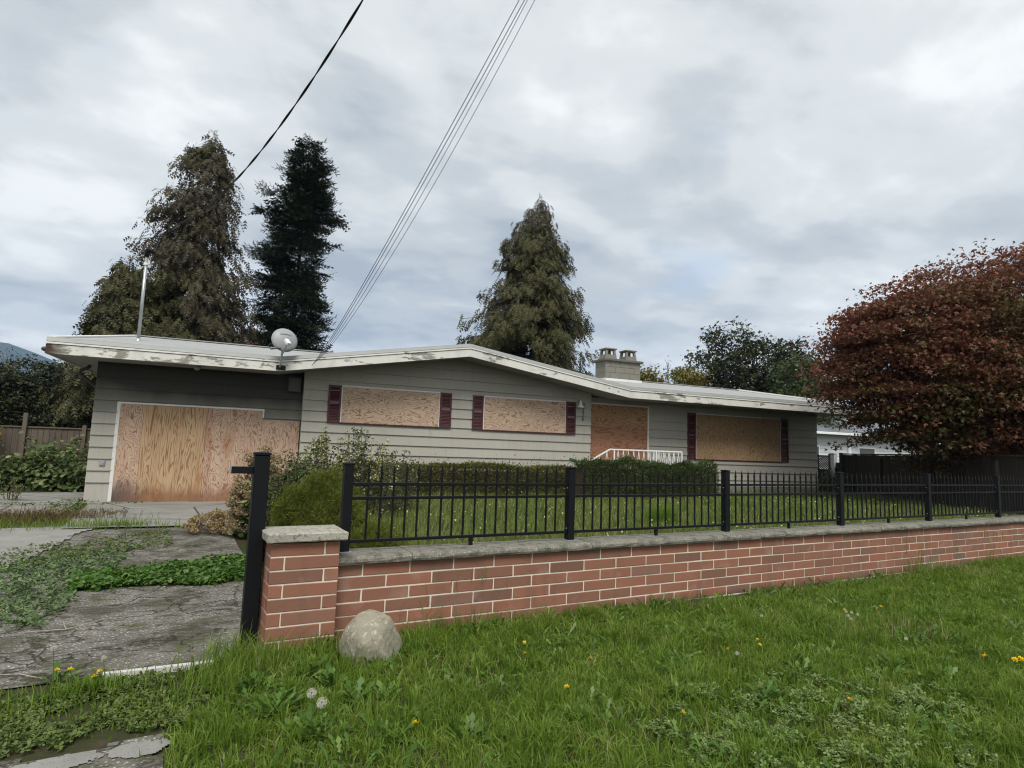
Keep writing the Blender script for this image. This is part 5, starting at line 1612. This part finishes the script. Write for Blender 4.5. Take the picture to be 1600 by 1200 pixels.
# tall border shrub with pale yellow spikes
def border(name, base, w, dpt, h, label, seed, n_st, mat, leaf, flower=None, fl_n=0, spike=0):
    r_ = np.random.default_rng(seed)
    base = A(base, float)
    root = empty(name, base, 0, label, 'shrub')
    st = MB(); parts, fl = [], []
    hf = A([-hr_[1], hr_[0], 0])
    for i in range(n_st):
        a, b = r_.uniform(-1, 1), r_.uniform(-1, 1)
        p0 = hr_ * a * w * .7 + hf * b * dpt * .7
        hh = h * r_.uniform(.55, 1.0) * (1 - .25 * abs(a))
        p1 = p0 + hr_ * (a * w * .35 + r_.normal(0, .08)) + hf * r_.normal(0, .1) + A([0, 0, hh])
        pth = limb_path(p0, p1, r_, .03, 5, .12)
        st.tube(pth, np.linspace(.008, .003, 5), 4, False)
        m = int(leaf[1] * hh / h)
        u = r_.uniform(.12, 1.0, m)
        q_ = np.stack([np.interp(u, np.linspace(0, 1, 5), pth[:, k]) for k in range(3)], -1) + r_.normal(0, leaf[2], (m, 3)) * (1.15 - .8 * u)[:, None]
        parts.append(leaves(T_LEAF, q_, r_, leaf[0], .5, .1, .5))
        if flower and r_.uniform() < spike:
            mm = fl_n
            u = r_.uniform(.68, 1.02, mm)
            q_ = np.stack([np.interp(u, np.linspace(0, 1, 5), pth[:, k]) for k in range(3)], -1) + r_.normal(0, .018, (mm, 3))
            fl.append(leaves(T_ROUND, q_, r_, .032, .3, 0, .8))
    st.build('stems', MT['dead_twig'], root)
    foliage('leaves', parts, mat, root)
    if fl: tag(foliage('florets', fl, flower, root), kind='stuff')
    return root


border('border_shrub', (2.55, 9.9, .34), .85, .5, 1.62, 'tall leafy border shrub with pale yellow flower spikes before the garage corner', 121, 90, G['border'], (.062, 95, .085), G['petal_pale'], 34, .5)
border('border_shrub', (3.35, 10.4, .36), .65, .4, 1.25, 'open twiggy border shrub beside the olive hedge', 122, 46, G['border'], (.058, 70, .08), G['petal_pale'], 22, .3)
border('border_shrub', (1.6, 9.1, .22), .45, .4, 1.20, 'dark leafy shrub between the gate post and the heath bush', 123, 60, G['yew'], (.07, 100, .09))
border('border_shrub', hw(12.0, -.6, .34), .45, .3, 1.15, 'small leafy shrub at the end of the porch railing', 124, 26, G['border'], (.085, 46, .10))
border('bare_shrub', hw(12.9, -.35, .34), .5, .25, 1.0, 'bare reddish-brown twigs below the wide boarded window', 125, 34, G['brown_weed'], (.05, 16, .05))
border('border_shrub', hw(18.3, -.5, .34), .45, .3, 1.1, 'dark leafy shrub in front of the lattice screen', 126, 34, G['yew'], (.08, 60, .10))


# dried hydrangea and dead tan plant beside the drive
def flowerheads(name, base, w, dpt, h, n, rad_, mat, label, seed, leafmat=None, leaf_n=0):
    r_ = np.random.default_rng(seed)
    root = empty(name, A(base, float), 0, label, 'shrub')
    st = MB(); parts = []; lf_ = []
    hf = A([-hr_[1], hr_[0], 0])
    for i in range(n):
        d = rand_dirs(1, r_)[0]; d[2] = abs(d[2])
        c0 = (hr_ * d[0] * w + hf * d[1] * dpt + A([0, 0, .08 + d[2] * h])) * r_.uniform(.75, 1.0)
        st.tube(limb_path((c0[0] * .2, c0[1] * .2, 0), c0, r_, .05, 4, .1), [.006, .005, .004, .003], 3, False)
        m = 55
        q_ = rand_dirs(m, r_) * rad_ * r_.uniform(.8, 1.2) * A([1, 1, .75]) + c0
        parts.append(leaves(T_ROUND, q_, r_, rad_ * .5, .4, 0, .8))
    if leafmat:
        q_ = rand_dirs(leaf_n, r_); q_[:, 2] = np.abs(q_[:, 2])
        q_ = (np.outer(q_[:, 0] * w, hr_) + np.outer(q_[:, 1] * dpt, hf) + np.outer(q_[:, 2] * h, (0, 0, 1))) * r_.uniform(.55, .95, (leaf_n, 1))
        lf_ = [leaves(T_ROUND, q_, r_, .11, .7, .4, .4)]
    st.build('stems', MT['dead_twig'], root)
    foliage('flower_heads', parts, mat, root)
    if lf_: foliage('leaves', lf_, leafmat, root)
    return root


flowerheads('hydrangea', (1.30, 10.35, .14), .46, .38, 1.28, 190, .062, G['hydrangea'], 'hydrangea with dried brown flower heads beside the gate post', 131, G['vine'], 420)
flowerheads('dead_sedum', (.86, 10.75, .08), .62, .3, .30, 110, .05, G['tan'], 'dead tan flowering plant spilling onto the drive', 132)

# bramble thicket at the left of the garage
def thicket(name, base, w, dpt, h, n, size, mat, label, seed, canes=22, tpl=T_ROUND):
    r_ = np.random.default_rng(seed)
    root = empty(name, A(base, float), 0, label, 'shrub')
    hf = A([-hr_[1], hr_[0], 0])
    a, b, z = r_.uniform(-1, 1, n), r_.uniform(-1, 1, n), r_.uniform(0, 1, n) ** .8
    hh = h * (.72 + .28 * wob(a * w * 2.2, b, 1, seed)) * (1 - .35 * np.clip(-b, 0, 1) ** 2)
    P = np.outer(a * w, hr_) + np.outer(b * dpt, hf); P[:, 2] = z * hh
    parts = [leaves(tpl, P, r_, size, .8, .35, .35, yaw=math.atan2(-HN[1], -HN[0]))]
    st = MB()
    for i in range(canes):
        p0 = hr_ * r_.uniform(-1, 1) * w + hf * r_.uniform(-.6, .8) * dpt
        p1 = p0 + hr_ * r_.normal(0, .25) + hf * r_.normal(0, .2) + A([0, 0, h * r_.uniform(.8, 1.35)])
        pth = limb_path(p0, p1, r_, .1, 5, .15)
        st.tube(pth, np.linspace(.009, .003, 5), 4, False)
        u = r_.uniform(.4, 1, 26)
        parts.append(leaves(tpl, np.stack([np.interp(u, np.linspace(0, 1, 5), pth[:, k]) for k in range(3)], -1) + r_.normal(0, .07, (26, 3)), r_, size * .75, .8, .3, .4))
    st.build('canes', MT['dead_twig'], root)
    foliage('leaves', parts, mat, root)
    return root


thicket('bramble', hw(-4.75, 4.3, .1), 1.15, .75, 1.15, 3000, .17, G['vine'], 'bramble thicket growing up the brown board fence beside the garage', 141)
thicket('bramble', hw(-6.8, 4.2, .1), 1.3, .7, .85, 2300, .17, G['vine'], 'lower bramble thicket along the board fence under the yellow flowers', 142)
tp = on_plane(6, 640, hw(0, 5.2, 0), HN)
fl_root = border('flowering_shrub', (tp[0] - .35, tp[1], .12), .5, .3, 2.35, 'grey-stemmed shrub with yellow flowers leaning over the board fence', 143, 26, G['border'], (.10, 40, .12), G['petal_y'], 26, .35)
tp = on_z(17, 783, .13)
border('sapling', (tp[0], tp[1], .13), .22, .18, .62, 'tiny leafy sapling growing in the crack beside the slab', 144, 12, G['moss'], (.055, 26, .05))
# ------------------------------------------------------------------ grass and low growth (uncountable: stuff)
def in_view(P, m=150):
    q_ = project(P)
    return (q_[:, 2] > .3) & (q_[:, 0] > -m) & (q_[:, 0] < 1600 + m) & (q_[:, 1] > -m) & (q_[:, 1] < 1200 + m * 1.5)


def blades(P, h, w, r_, lean=.35):
    """curved two-piece blades"""
    n = len(P)
    a = r_.uniform(0, 2 * math.pi, n)
    side = np.stack([np.cos(a), np.sin(a), np.zeros(n)], -1)
    bd = r_.uniform(0, 2 * math.pi, n)
    bend = np.stack([np.cos(bd), np.sin(bd), np.zeros(n)], -1) * (np.abs(r_.normal(0, lean, n)) * h)[:, None]
    up = np.zeros((n, 3)); up[:, 2] = h
    w2 = (side * (w / 2)[:, None])
    mid = P + up * .58 + bend * .32
    tip = P + up * (1 - .18 * np.clip(np.linalg.norm(bend, axis=1) / h, 0, 1))[:, None] + bend
    V = np.stack([P - w2, P + w2, mid + w2 * .8, mid - w2 * .8, tip], 1).reshape(-1, 3)
    b = (np.arange(n) * 5)[:, None, None]
    F = (A([(0, 1, 2), (0, 2, 3), (3, 2, 4)])[None] + b).reshape(-1, 3)
    return V, F


def sample(n, box, r_, keep):
    x = r_.uniform(box[0], box[1], n); y = r_.uniform(box[2], box[3], n)
    P = np.stack([x, y, gz(x, y)], -1)
    k = keep(x, y) & in_view(P)
    return P[k]


def off_road(x, y):
    """right of the pavement and the drive, on the verge"""
    edge = .16 + .10 * wob(x, y, 3.0, 2) + np.clip((y - 3.9) * .55, 0, .55)
    return x > edge


r_ = np.random.default_rng(201)


def tussocks(C, nb, h, sp, w, rg_, lean=.7):
    """blades fanning out of each clump centre"""
    n = len(C) * nb
    ci = np.repeat(np.arange(len(C)), nb)
    a = rg_.uniform(0, 2 * math.pi, n); rr_ = np.abs(rg_.normal(0, 1, n))
    out = np.stack([np.cos(a), np.sin(a), np.zeros(n)], -1)
    P_ = C[ci] + out * (rr_ * sp * .5)[:, None]
    hh = h[ci] * rg_.uniform(.55, 1.1, n)
    ww = w * rg_.uniform(.7, 1.35, n) * (1 + .05 * np.hypot(P_[:, 0], P_[:, 1]))
    bend = out * (hh * np.clip(rg_.normal(lean, .3, n), .1, 1.3) * np.clip(rr_, .3, 1.6))[:, None]
    tw_ = rg_.uniform(0, 2 * math.pi, n)
    side = np.stack([np.cos(tw_), np.sin(tw_), np.zeros(n)], -1) * (ww / 2)[:, None]
    up = np.zeros((n, 3)); up[:, 2] = hh
    mid = P_ + up * .62 + bend * .30
    tip = P_ + up * (1 - .30 * np.clip(np.linalg.norm(bend, axis=1) / hh, 0, 1.2))[:, None] + bend
    V_ = np.stack([P_ - side, P_ + side, mid + side * .8, mid - side * .8, tip], 1).reshape(-1, 3)
    F_ = (A([(0, 1, 2), (0, 2, 3), (3, 2, 4)])[None] + (np.arange(n) * 5)[:, None, None]).reshape(-1, 3)
    return V_, F_


parts = []
for y0, y1, dens, wd in ((1.2, 2.6, 4200, .0045), (2.6, 3.6, 3800, .0050), (3.6, 4.97, 3000, .0060)):
    area = 15.0 * (y1 - y0)
    P = sample(int(area * dens), (0, 15, y0, y1), r_, lambda x, y: off_road(x, y) & (r_.uniform(0, 1, len(x)) < np.clip(1.25 - .055 * np.hypot(x, y), .35, 1)))
    # leave the trodden bare strip at the foot of the wall thinner
    bare = smooth01((P[:, 1] - 4.62) / .2) * smooth01((P[:, 0] - 4.3) / .8) * smooth01((11.5 - P[:, 0]) / 1.5)
    P = P[r_.uniform(0, 1, len(P)) > bare * .80]
    cl = wob(P[:, 0], P[:, 1], 2.4, 1.1) * .5 + wob(P[:, 0], P[:, 1], 7.0, 3.3) * .5
    h = np.clip(.060 + .055 * cl + r_.normal(0, .022, len(P)), .02, .2)
    # shorter clovery patch to the right foreground
    cp = np.clip(1 - np.hypot((P[:, 0] - 3.55) / 1.1, (P[:, 1] - 2.35) / .65), 0, 1)
    h *= 1 - .5 * cp
    parts.append(blades(P, h, wd * np.where(r_.uniform(0, 1, len(P)) < .14, 2.1, 1.0) * r_.uniform(.7, 1.3, len(P)) * (1 + .05 * np.hypot(P[:, 0], P[:, 1])), r_, .8))
C_ = sample(3600, (0, 15, 1.2, 4.9), r_, lambda x, y: off_road(x, y) & (wob(x, y, 2.0, 4.4) + .5 * r_.normal(0, 1, len(x)) > -.25) & ~((y > 4.6) & (x > 4.4) & (x < 11)))
hC = np.clip(.115 + .05 * wob(C_[:, 0], C_[:, 1], 1.9, 2.7) + r_.normal(0, .025, len(C_)), .05, .24)
hC *= 1 - .45 * np.clip(1 - np.hypot((C_[:, 0] - 3.55) / 1.1, (C_[:, 1] - 2.35) / .65), 0, 1)
parts.append(tussocks(C_, 34, hC, .07, .0056, r_))
# long tufts beside the boulder, the pillar and along the wall
tuft = []
for x, y, n, hh, sp in [(.52, 4.72, 260, .26, .12), (.72, 4.70, 220, .22, .12), (1.0, 4.74, 160, .2, .14), (1.72, 4.55, 220, .2, .13), (1.12, 4.35, 160, .17, .12), (.40, 4.40, 300, .24, .14), (2.05, 4.86, 160, .18, .16), (2.5, 4.88, 160, .17, .16), (9.6, 4.75, 240, .24, .25), (12.0, 4.7, 200, .2, .3),
                     (5.4, 3.35, 220, .2, .18), (4.3, 3.0, 220, .19, .18), (6.2, 3.6, 240, .2, .25), (2.9, 2.35, 200, .16, .14), (7.4, 3.2, 220, .2, .25), (3.35, 3.1, 200, .18, .15), (2.2, 3.3, 220, .17, .15), (1.75, 2.95, 200, .16, .13), (1.3, 3.35, 240, .16, .14), (4.95, 4.1, 200, .18, .2)]:
    q_ = r_.normal(0, sp, (n, 2)) + (x, y)
    q_ = np.stack([q_[:, 0], np.minimum(q_[:, 1], 4.95), gz(q_[:, 0], q_[:, 1])], -1)
    tuft.append(blades(q_, hh * r_.uniform(.5, 1.15, n), .0062 * r_.uniform(.7, 1.2, n), r_, .6))
tag(foliage('verge_grass', parts + tuft, G['grass']), 'bright green unmown verge grass in front of the brick wall', 'grass', kind='stuff')
# straw-coloured stalks standing in the verge
P = sample(2400, (.1, 14, 1.5, 4.95), r_, lambda x, y: off_road(x, y) & (wob(x, y, 2.2, 5) > .05))
d_ = [blades(P, .13 * r_.uniform(.5, 1.5, len(P)), np.full(len(P), .0042), r_, .8)]
for x, y, n in ((6.0, 3.15, 60), (10.0, 4.45, 70), (.62, 4.65, 26), (5.5, 3.3, 40)):
    q_ = r_.normal(0, .13, (n, 2)) + (x, y); q_ = np.stack([q_[:, 0], q_[:, 1], gz(q_[:, 0], q_[:, 1])], -1)
    d_.append(blades(q_, .24 * r_.uniform(.5, 1.2, n), np.full(n, .0045), r_, .5))
tag(foliage('dry_grass', d_, G['dry']), 'dry straw-coloured grass stalks scattered through the verge', 'grass', kind='stuff')

# lawn behind the fence
def yard_ok(x, y):
    front = (H_D - .35 - x * HN[0]) / HN[1]
    return (x > 1.75 + .25 * wob(x, y, 1.5)) & (y < front) & (y > 5.3) & (x < 21.5 - (13.2 - y) * .58)


P = sample(88000, (1.5, 22, 5.3, 15.3), r_, lambda x, y: yard_ok(x, y))
far_ = np.hypot(P[:, 0], P[:, 1])
h = np.clip(.13 + .05 * wob(P[:, 0], P[:, 1], 1.7, 2.2) + r_.normal(0, .035, len(P)), .04, .30)
parts = [blades(P, h, .0095 * r_.uniform(.7, 1.3, len(P)) * (1 + .035 * far_), r_, .5)]
cp = on_z(1035, 822, .41)
q_ = r_.normal(0, .13, (700, 2)) + cp[:2]
tuft_o = empty('ornamental_grass', (cp[0], cp[1], .38), 0, 'dark spiky ornamental grass clump standing in the yard behind the fence', 'grass clump')
V, F = blades(np.stack([q_[:, 0] - cp[0], q_[:, 1] - cp[1], 0 * q_[:, 0]], -1), .46 * r_.uniform(.5, 1.1, 700), .008 * r_.uniform(.7, 1.2, 700), r_, .55)
obj('leaf_blades', np_mesh('leaf_blades', V, F, G['grass']), tuft_o)
tag(foliage('yard_grass', parts, G['grass_yard']), 'patchy yard grass behind the iron fence', 'grass', kind='stuff')
P = sample(2600, (1.8, 21, 5.6, 14.5), r_, lambda x, y: yard_ok(x, y) & (wob(x, y, 1.4, 7) > -.1))
P[:, 2] += r_.uniform(.05, .2, len(P))
tag(foliage('yard_wildflowers', [leaves(T_ROUND, P, r_, .03, .6, 0, .5)], G['petal_pale']), 'small pale flowers scattered over the yard grass', 'flowers', kind='stuff')

# low cover on the drive
def patch(n, box, keep, tpl, size, mat, name, label, hgt=.05, up=.85, grass=0, gmat=None):
    P = sample(n, box, r_, keep)
    P[:, 2] += .015 + r_.uniform(0, 1, len(P)) * hgt
    ps = [leaves(tpl, P, r_, size, up, .1, .35)]
    o = tag(foliage(name, ps, mat), label, 'ground cover', kind='stuff')
    return o


dsz = .05
patch(16000, (-.9, 1.3, 6.9, 9.2), lambda x, y: (y > 7.35 + .22 * (1.0 - x) * .4 + .10 * wob(x, y, 4)) & (y < 8.75 - .35 * (1.0 - x) + .10 * wob(x, y, 5, 1)) & (x > -.75 + .1 * wob(x, y, 4)), T_ROUND, .055, G['cover'], 'ground_cover', 'bright green leafy strip lying across the drive', .075)
patch(10000, (-3.5, .3, 5.6, 10.2), lambda x, y: (x < -.42 - .16 * (8.6 - y) + .12 * wob(x, y, 3)) & (y > 6.2 + .9 * np.clip(-x - 1.1, -.5, 2) * -.3 + .15 * wob(x, y, 4)) & (y < 9.4 + .5 * (x + 1.2)), T_CLOVER, .040, G['creeper'], 'creeping_weed', 'pale green creeping weed over the edge of the drive', .035)
patch(12000, (-3.5, .6, 8.6, 11.9), lambda x, y: (np.abs(y - (9.9 + .75 * (x + .7))) < .75 + .3 * wob(x, y, 3)) & (wob(x, y, 6, 3) > -.45) & (x < .15), T_LEAF, .05, G['moss'], 'driveway_weeds', 'mossy low weeds spreading in streaks over the drive', .04)
patch(13000, (-2.5, 1.2, 3.75, 4.98), lambda x, y: (y > 3.92 + .07 * wob(x, y, 6) + .10 * x) & (x < .95) & (y < 4.78 + .06 * wob(x, y, 9) + .1 * np.clip(x, 0, 1)) & (wob(x, y, 5, 1) > -.30), T_CLOVER, .026, G['moss'], 'verge_weeds', 'low mossy weeds between the pavement and the drive edge', .014)
patch(9000, (-6, 1.2, 12.0, 16.4), lambda x, y: ((np.abs(y - 13.45 - .25 * wob(x, y, 2)) < .35) & (x < -.6)) | ((np.abs(x + 1.62) < .3) & (y > 13.0) & (y < 16.2)) | ((np.abs(y - 15.25) < .14) & (x > -3.6) & (x < -.4)), T_LEAF, .07, G['moss'], 'slab_weeds', 'green weeds in the joint before the garage slab', .08)
gp_ = []
for cx, cy, n, sp, hh in ((-1.0, 11.75, 420, (.45, .12), .22), (-.55, 11.7, 260, (.25, .1), .2), (-2.2, 12.1, 500, (.6, .18), .2), (.1, 11.6, 120, (.3, .06), .12), (-.25, 4.62, 240, (.12, .08), .13), (-.55, 4.55, 180, (.2, .1), .12), (-.2, 4.35, 420, (.35, .16), .06), (.15, 4.2, 420, (.2, .2), .07), (-.9, 4.3, 300, (.35, .15), .06)):
    q_ = r_.normal(0, 1, (n, 2)) * sp + (cx, cy)
    gp_.append(blades(np.stack([q_[:, 0], q_[:, 1], gz(q_[:, 0], q_[:, 1])], -1), hh * r_.uniform(.4, 1.1, n), .008 * r_.uniform(.7, 1.2, n), r_, .5))
tag(foliage('drive_grass', gp_, G['grass']), 'grass tufts growing along the cracks of the drive', 'grass', kind='stuff')
bp = []
for cx, cy, n, sp in ((-2.2, 12.7, 900, (.65, .25)), (-1.6, 13.0, 500, (.5, .2)), (-3.3, 12.6, 400, (.5, .3))):
    q_ = r_.normal(0, 1, (n, 2)) * sp + (cx, cy)
    bp.append(blades(np.stack([q_[:, 0], q_[:, 1], gz(q_[:, 0], q_[:, 1])], -1), .26 * r_.uniform(.4, 1.1, n), .010 * r_.uniform(.7, 1.2, n), r_, .6))
tag(foliage('brown_weeds', bp, G['brown_weed']), 'dry reddish-brown weeds beside the pale slab', 'weeds', kind='stuff')
# ivy in the gap behind the pillar
q_ = np.stack([r_.uniform(.72, 1.15, 1600), r_.uniform(5.24, 5.55, 1600), r_.uniform(0, .72, 1600)], -1)
tag(foliage('ivy', [leaves(T_ROUND, q_, r_, .055, .3, .4, .5)], G['yew']), 'dark ivy filling the gap behind the brick pillar', 'ivy', kind='stuff')
# clover patch, right foreground
P = sample(30000, (2.2, 6.2, 1.4, 3.3), r_, lambda x, y: (np.hypot((x - 3.55) / 1.2, (y - 2.3) / .70) + .25 * wob(x, y, 5, 2) < 1.0) & (wob(x, y, 9, 4) > .05))
P[:, 2] += .03 + r_.uniform(0, .035, len(P))
tag(foliage('clover', [leaves(T_CLOVER, P, r_, .019, .95, 0, .2)], G['clover']), 'pale green clover patch in the verge grass', 'clover', kind='stuff')
# small broad weeds through the verge
P = sample(11000, (.2, 9, 1.5, 4.95), r_, lambda x, y: off_road(x, y) & (wob(x, y, 3.1, 6) + .25 * r_.normal(0, 1, len(x)) > .30))
P[:, 2] += .02
V1 = leaves(T_DANDY, P, r_, .11, .9, -.45, .3)
tag(foliage('verge_broad_weeds', [V1], G['weedleaf']), 'broad-leaved weeds mixed through the verge grass', 'weeds', kind='stuff')


# ------------------------------------------------------------------ dandelions
def rosette(root, n, size, rg):
    a = rg.uniform(0, 6.28, n); e = rg.uniform(.25, .95, n)
    fwd = np.stack([np.cos(a) * np.cos(e), np.sin(a) * np.cos(e), np.sin(e)], -1)
    return obj('leaves', np_mesh('leaves', *scatter(*T_DANDY, np.zeros((n, 3)) + rg.normal(0, .012, (n, 3)) * (1, 1, 0), frames(fwd, A([0, 0, 1.0]) + rg.normal(0, .2, (n, 3))), size * .85 * rg.uniform(.6, 1.15, n)), G['weedleaf']), root)


def flower_mesh(rg, r0):
    n = 46
    a = rg.uniform(0, 6.28, n); e = rg.uniform(.05, 1.1, n)
    fwd = np.stack([np.cos(a) * np.cos(e), np.sin(a) * np.cos(e), np.sin(e)], -1)
    tv = A([(0, .10, 0), (0, -.10, 0), (.9, -.12, 0), (1, 0, .02), (.9, .12, 0)], float); tf = A([(0, 1, 2), (0, 2, 3), (0, 3, 4)])
    return np_mesh('petals', *scatter(tv, tf, np.zeros((n, 3)), frames(fwd, A([0, 0, 1.0]) + 0 * fwd), r0 * rg.uniform(.75, 1.05, n)), G['petal_y'])


def seed_mesh(rg, r0):
    n = 420
    d = rand_dirs(n, rg)
    tv = A([(.35, .012, 0), (.35, -.012, 0), (.92, 0, 0), (.9, .09, .03), (.9, -.09, -.03), (1.0, .0, .09)], float); tf = A([(0, 1, 2), (2, 3, 5), (2, 4, 3)])
    return np_mesh('seed_head', *scatter(tv, tf, np.zeros((n, 3)), frames(d, rg.normal(0, 1, (n, 3))), r0), G['seed'])


rg = np.random.default_rng(7)
FM = [flower_mesh(rg, .021) for _ in range(3)]
SM = [seed_mesh(rg, .024) for _ in range(2)]
stem_m = MT['dead_twig']


def dandelion(px, py, hgt, kind, label, group=None, leaf=0, scale=1.0):
    """flower at pixel (px, py), on a stem hgt tall over the ground"""
    P = on_z(px, py, hgt)
    g = float(gz(P[0], P[1]))
    P = on_z(px, py, g + hgt)
    root = empty('dandelion', (P[0], P[1], g), 0, label, 'dandelion', group)
    MB().tube([(.02, .01, 0), (.012, .004, hgt * .5), (0, 0, hgt - .004)], .0022, 5).build('stem', G['weedleaf'], root)
    if kind == 'y':
        o = obj('flower', FM[rg.integers(3)], root, (0, 0, hgt)); o.rotation_euler = (rg.uniform(.2, .6), rg.uniform(-.3, .3), rg.uniform(0, 6)); o.scale = (scale,) * 3
    else:
        o = obj('seed_head', SM[rg.integers(2)], root, (0, 0, hgt)); o.scale = (scale,) * 3
    if leaf: rosette(root, leaf, .17, rg)
    return root


dandelion(487, 1083, .20, 's', 'white round dandelion seed head below the boulder, the higher of the pair', None, 26, 1.15)
dandelion(503, 1098, .19, 's', 'cream round dandelion seed head below the boulder, the lower of the pair', None, 18, 1.2)
dandelion(84, 1012, .26, 's', 'faded seed head on a long stem at the drive edge', None, 0, .8)
dandelion(162, 1028, .18, 's', 'small faded seed head beside the white drive edging', None, 0, .7)
for (x, y), lb in zip(((147, 1058), (156, 1050), (88, 1048), (110, 1047)), ('yellow dandelion flower at the drive edge, lowest of the four there', 'yellow dandelion flower at the end of the white drive edging', 'yellow dandelion flower furthest along the drive edge from the gate post', 'half-open yellow dandelion flower between the others at the drive edge')):
    dandelion(x, y, .09, 'y', lb, None, 14 if x in (147, 88) else 0)
for x, y in ((649, 1130), (819, 1004), (820, 1021), (923, 1029), (1066, 1114), (1184, 1000), (1187, 1008), (1137, 1015), (1327, 1094), (1371, 951), (1377, 948), (1320, 953), (886, 1074), (1132, 953)):
    dandelion(x, y, .10, 'y', 'yellow dandelion flower standing alone in the verge grass', 'yellow dandelions in the verge', 0, .85 if y < 1030 else 1.0)
for x, y, lb in ((1539, 1026, 'large yellow dandelion flower by the clover patch, the single one'), (1585, 1031, 'large yellow dandelion flower by the clover patch, one of a touching pair'), (1594, 1030, 'large yellow dandelion flower at the outer side of the touching pair')):
    dandelion(x, y, .10, 'y', lb, None, 0, 1.25)
for x, y in ((1152, 1021), (1190, 962), (1322, 956), (1331, 957), (1340, 960), (1416, 998), (1325, 962), (1329, 967)):
    dandelion(x, y, .12, 's', 'small pale seed head standing in the verge grass', 'pale seed heads in the verge', 0, .62)
# leafy rosettes in the corner by the pillar
for i, (x, y, n, sz) in enumerate(((480, 1050, 30, .20), (520, 1070, 26, .19), (430, 1110, 30, .21), (560, 1095, 28, .18), (400, 1075, 26, .18), (600, 1090, 22, .17), (730, 1150, 30, .17), (745, 985, 26, .16), (900, 1120, 24, .15), (470, 1150, 26, .18), (620, 1150, 20, .15), (500, 1015, 24, .2), (1055, 1085, 24, .16), (1190, 1090, 26, .17), (1390, 1040, 26, .17), (1480, 1060, 22, .16), (1250, 1050, 26, .17))):
    P = on_z(x, y, .03)
    root = empty('weed_rosette', (P[0], P[1], float(gz(P[0], P[1]))), 0, 'rosette of toothed green weed leaves in the verge', 'weed', 'weed rosettes in the verge')
    rosette(root, n, sz, rg)
plain('hydr_twig', (0.42, 0.37, 0.29), 0.8, 0.2)
# fallen twig and dry sticks on the drive
tw = MB()
a, b, c = on_z(35, 988, .03), on_z(104, 983, .03), on_z(165, 966, .03)
tw.tube([a, b, c], [.002, .0035, .002], 5).tube([b, b + A([-.02, .03, .02]), b + A([-.03, .05, .05])], .0025, 5)
tag(tw.build('twig', MT['hydr_twig'], None), 'pale bleached twig lying on the drive', 'twig')
tw = MB()
a, b, c = on_z(0, 1054, .03), on_z(30, 1053, .03), on_z(66, 1060, .03)
tw.tube([a, b, c], [.002, .003, .002], 5)
tag(tw.build('twig', MT['hydr_twig'], None), 'thin dry stalk lying at the front edge of the drive', 'twig')

# ------------------------------------------------------------------ air between here and the ridge
hz = NT('haze_air')
pv = hz.n.new('ShaderNodeVolumePrincipled')
pv.inputs['Color'].default_value = (0.48, 0.68, 1.0, 1)
pv.inputs['Density'].default_value = 0.00017
pv.inputs['Anisotropy'].default_value = 0.0
hz.n.remove(hz.b)
hz.l.new(pv.outputs[0], hz.out.inputs['Volume'])
tag(MB().box(-3900, 3900, -200, 3900, -4, 640).build('haze', hz.m), 'thin bluish haze in the air', 'haze', kind='stuff')
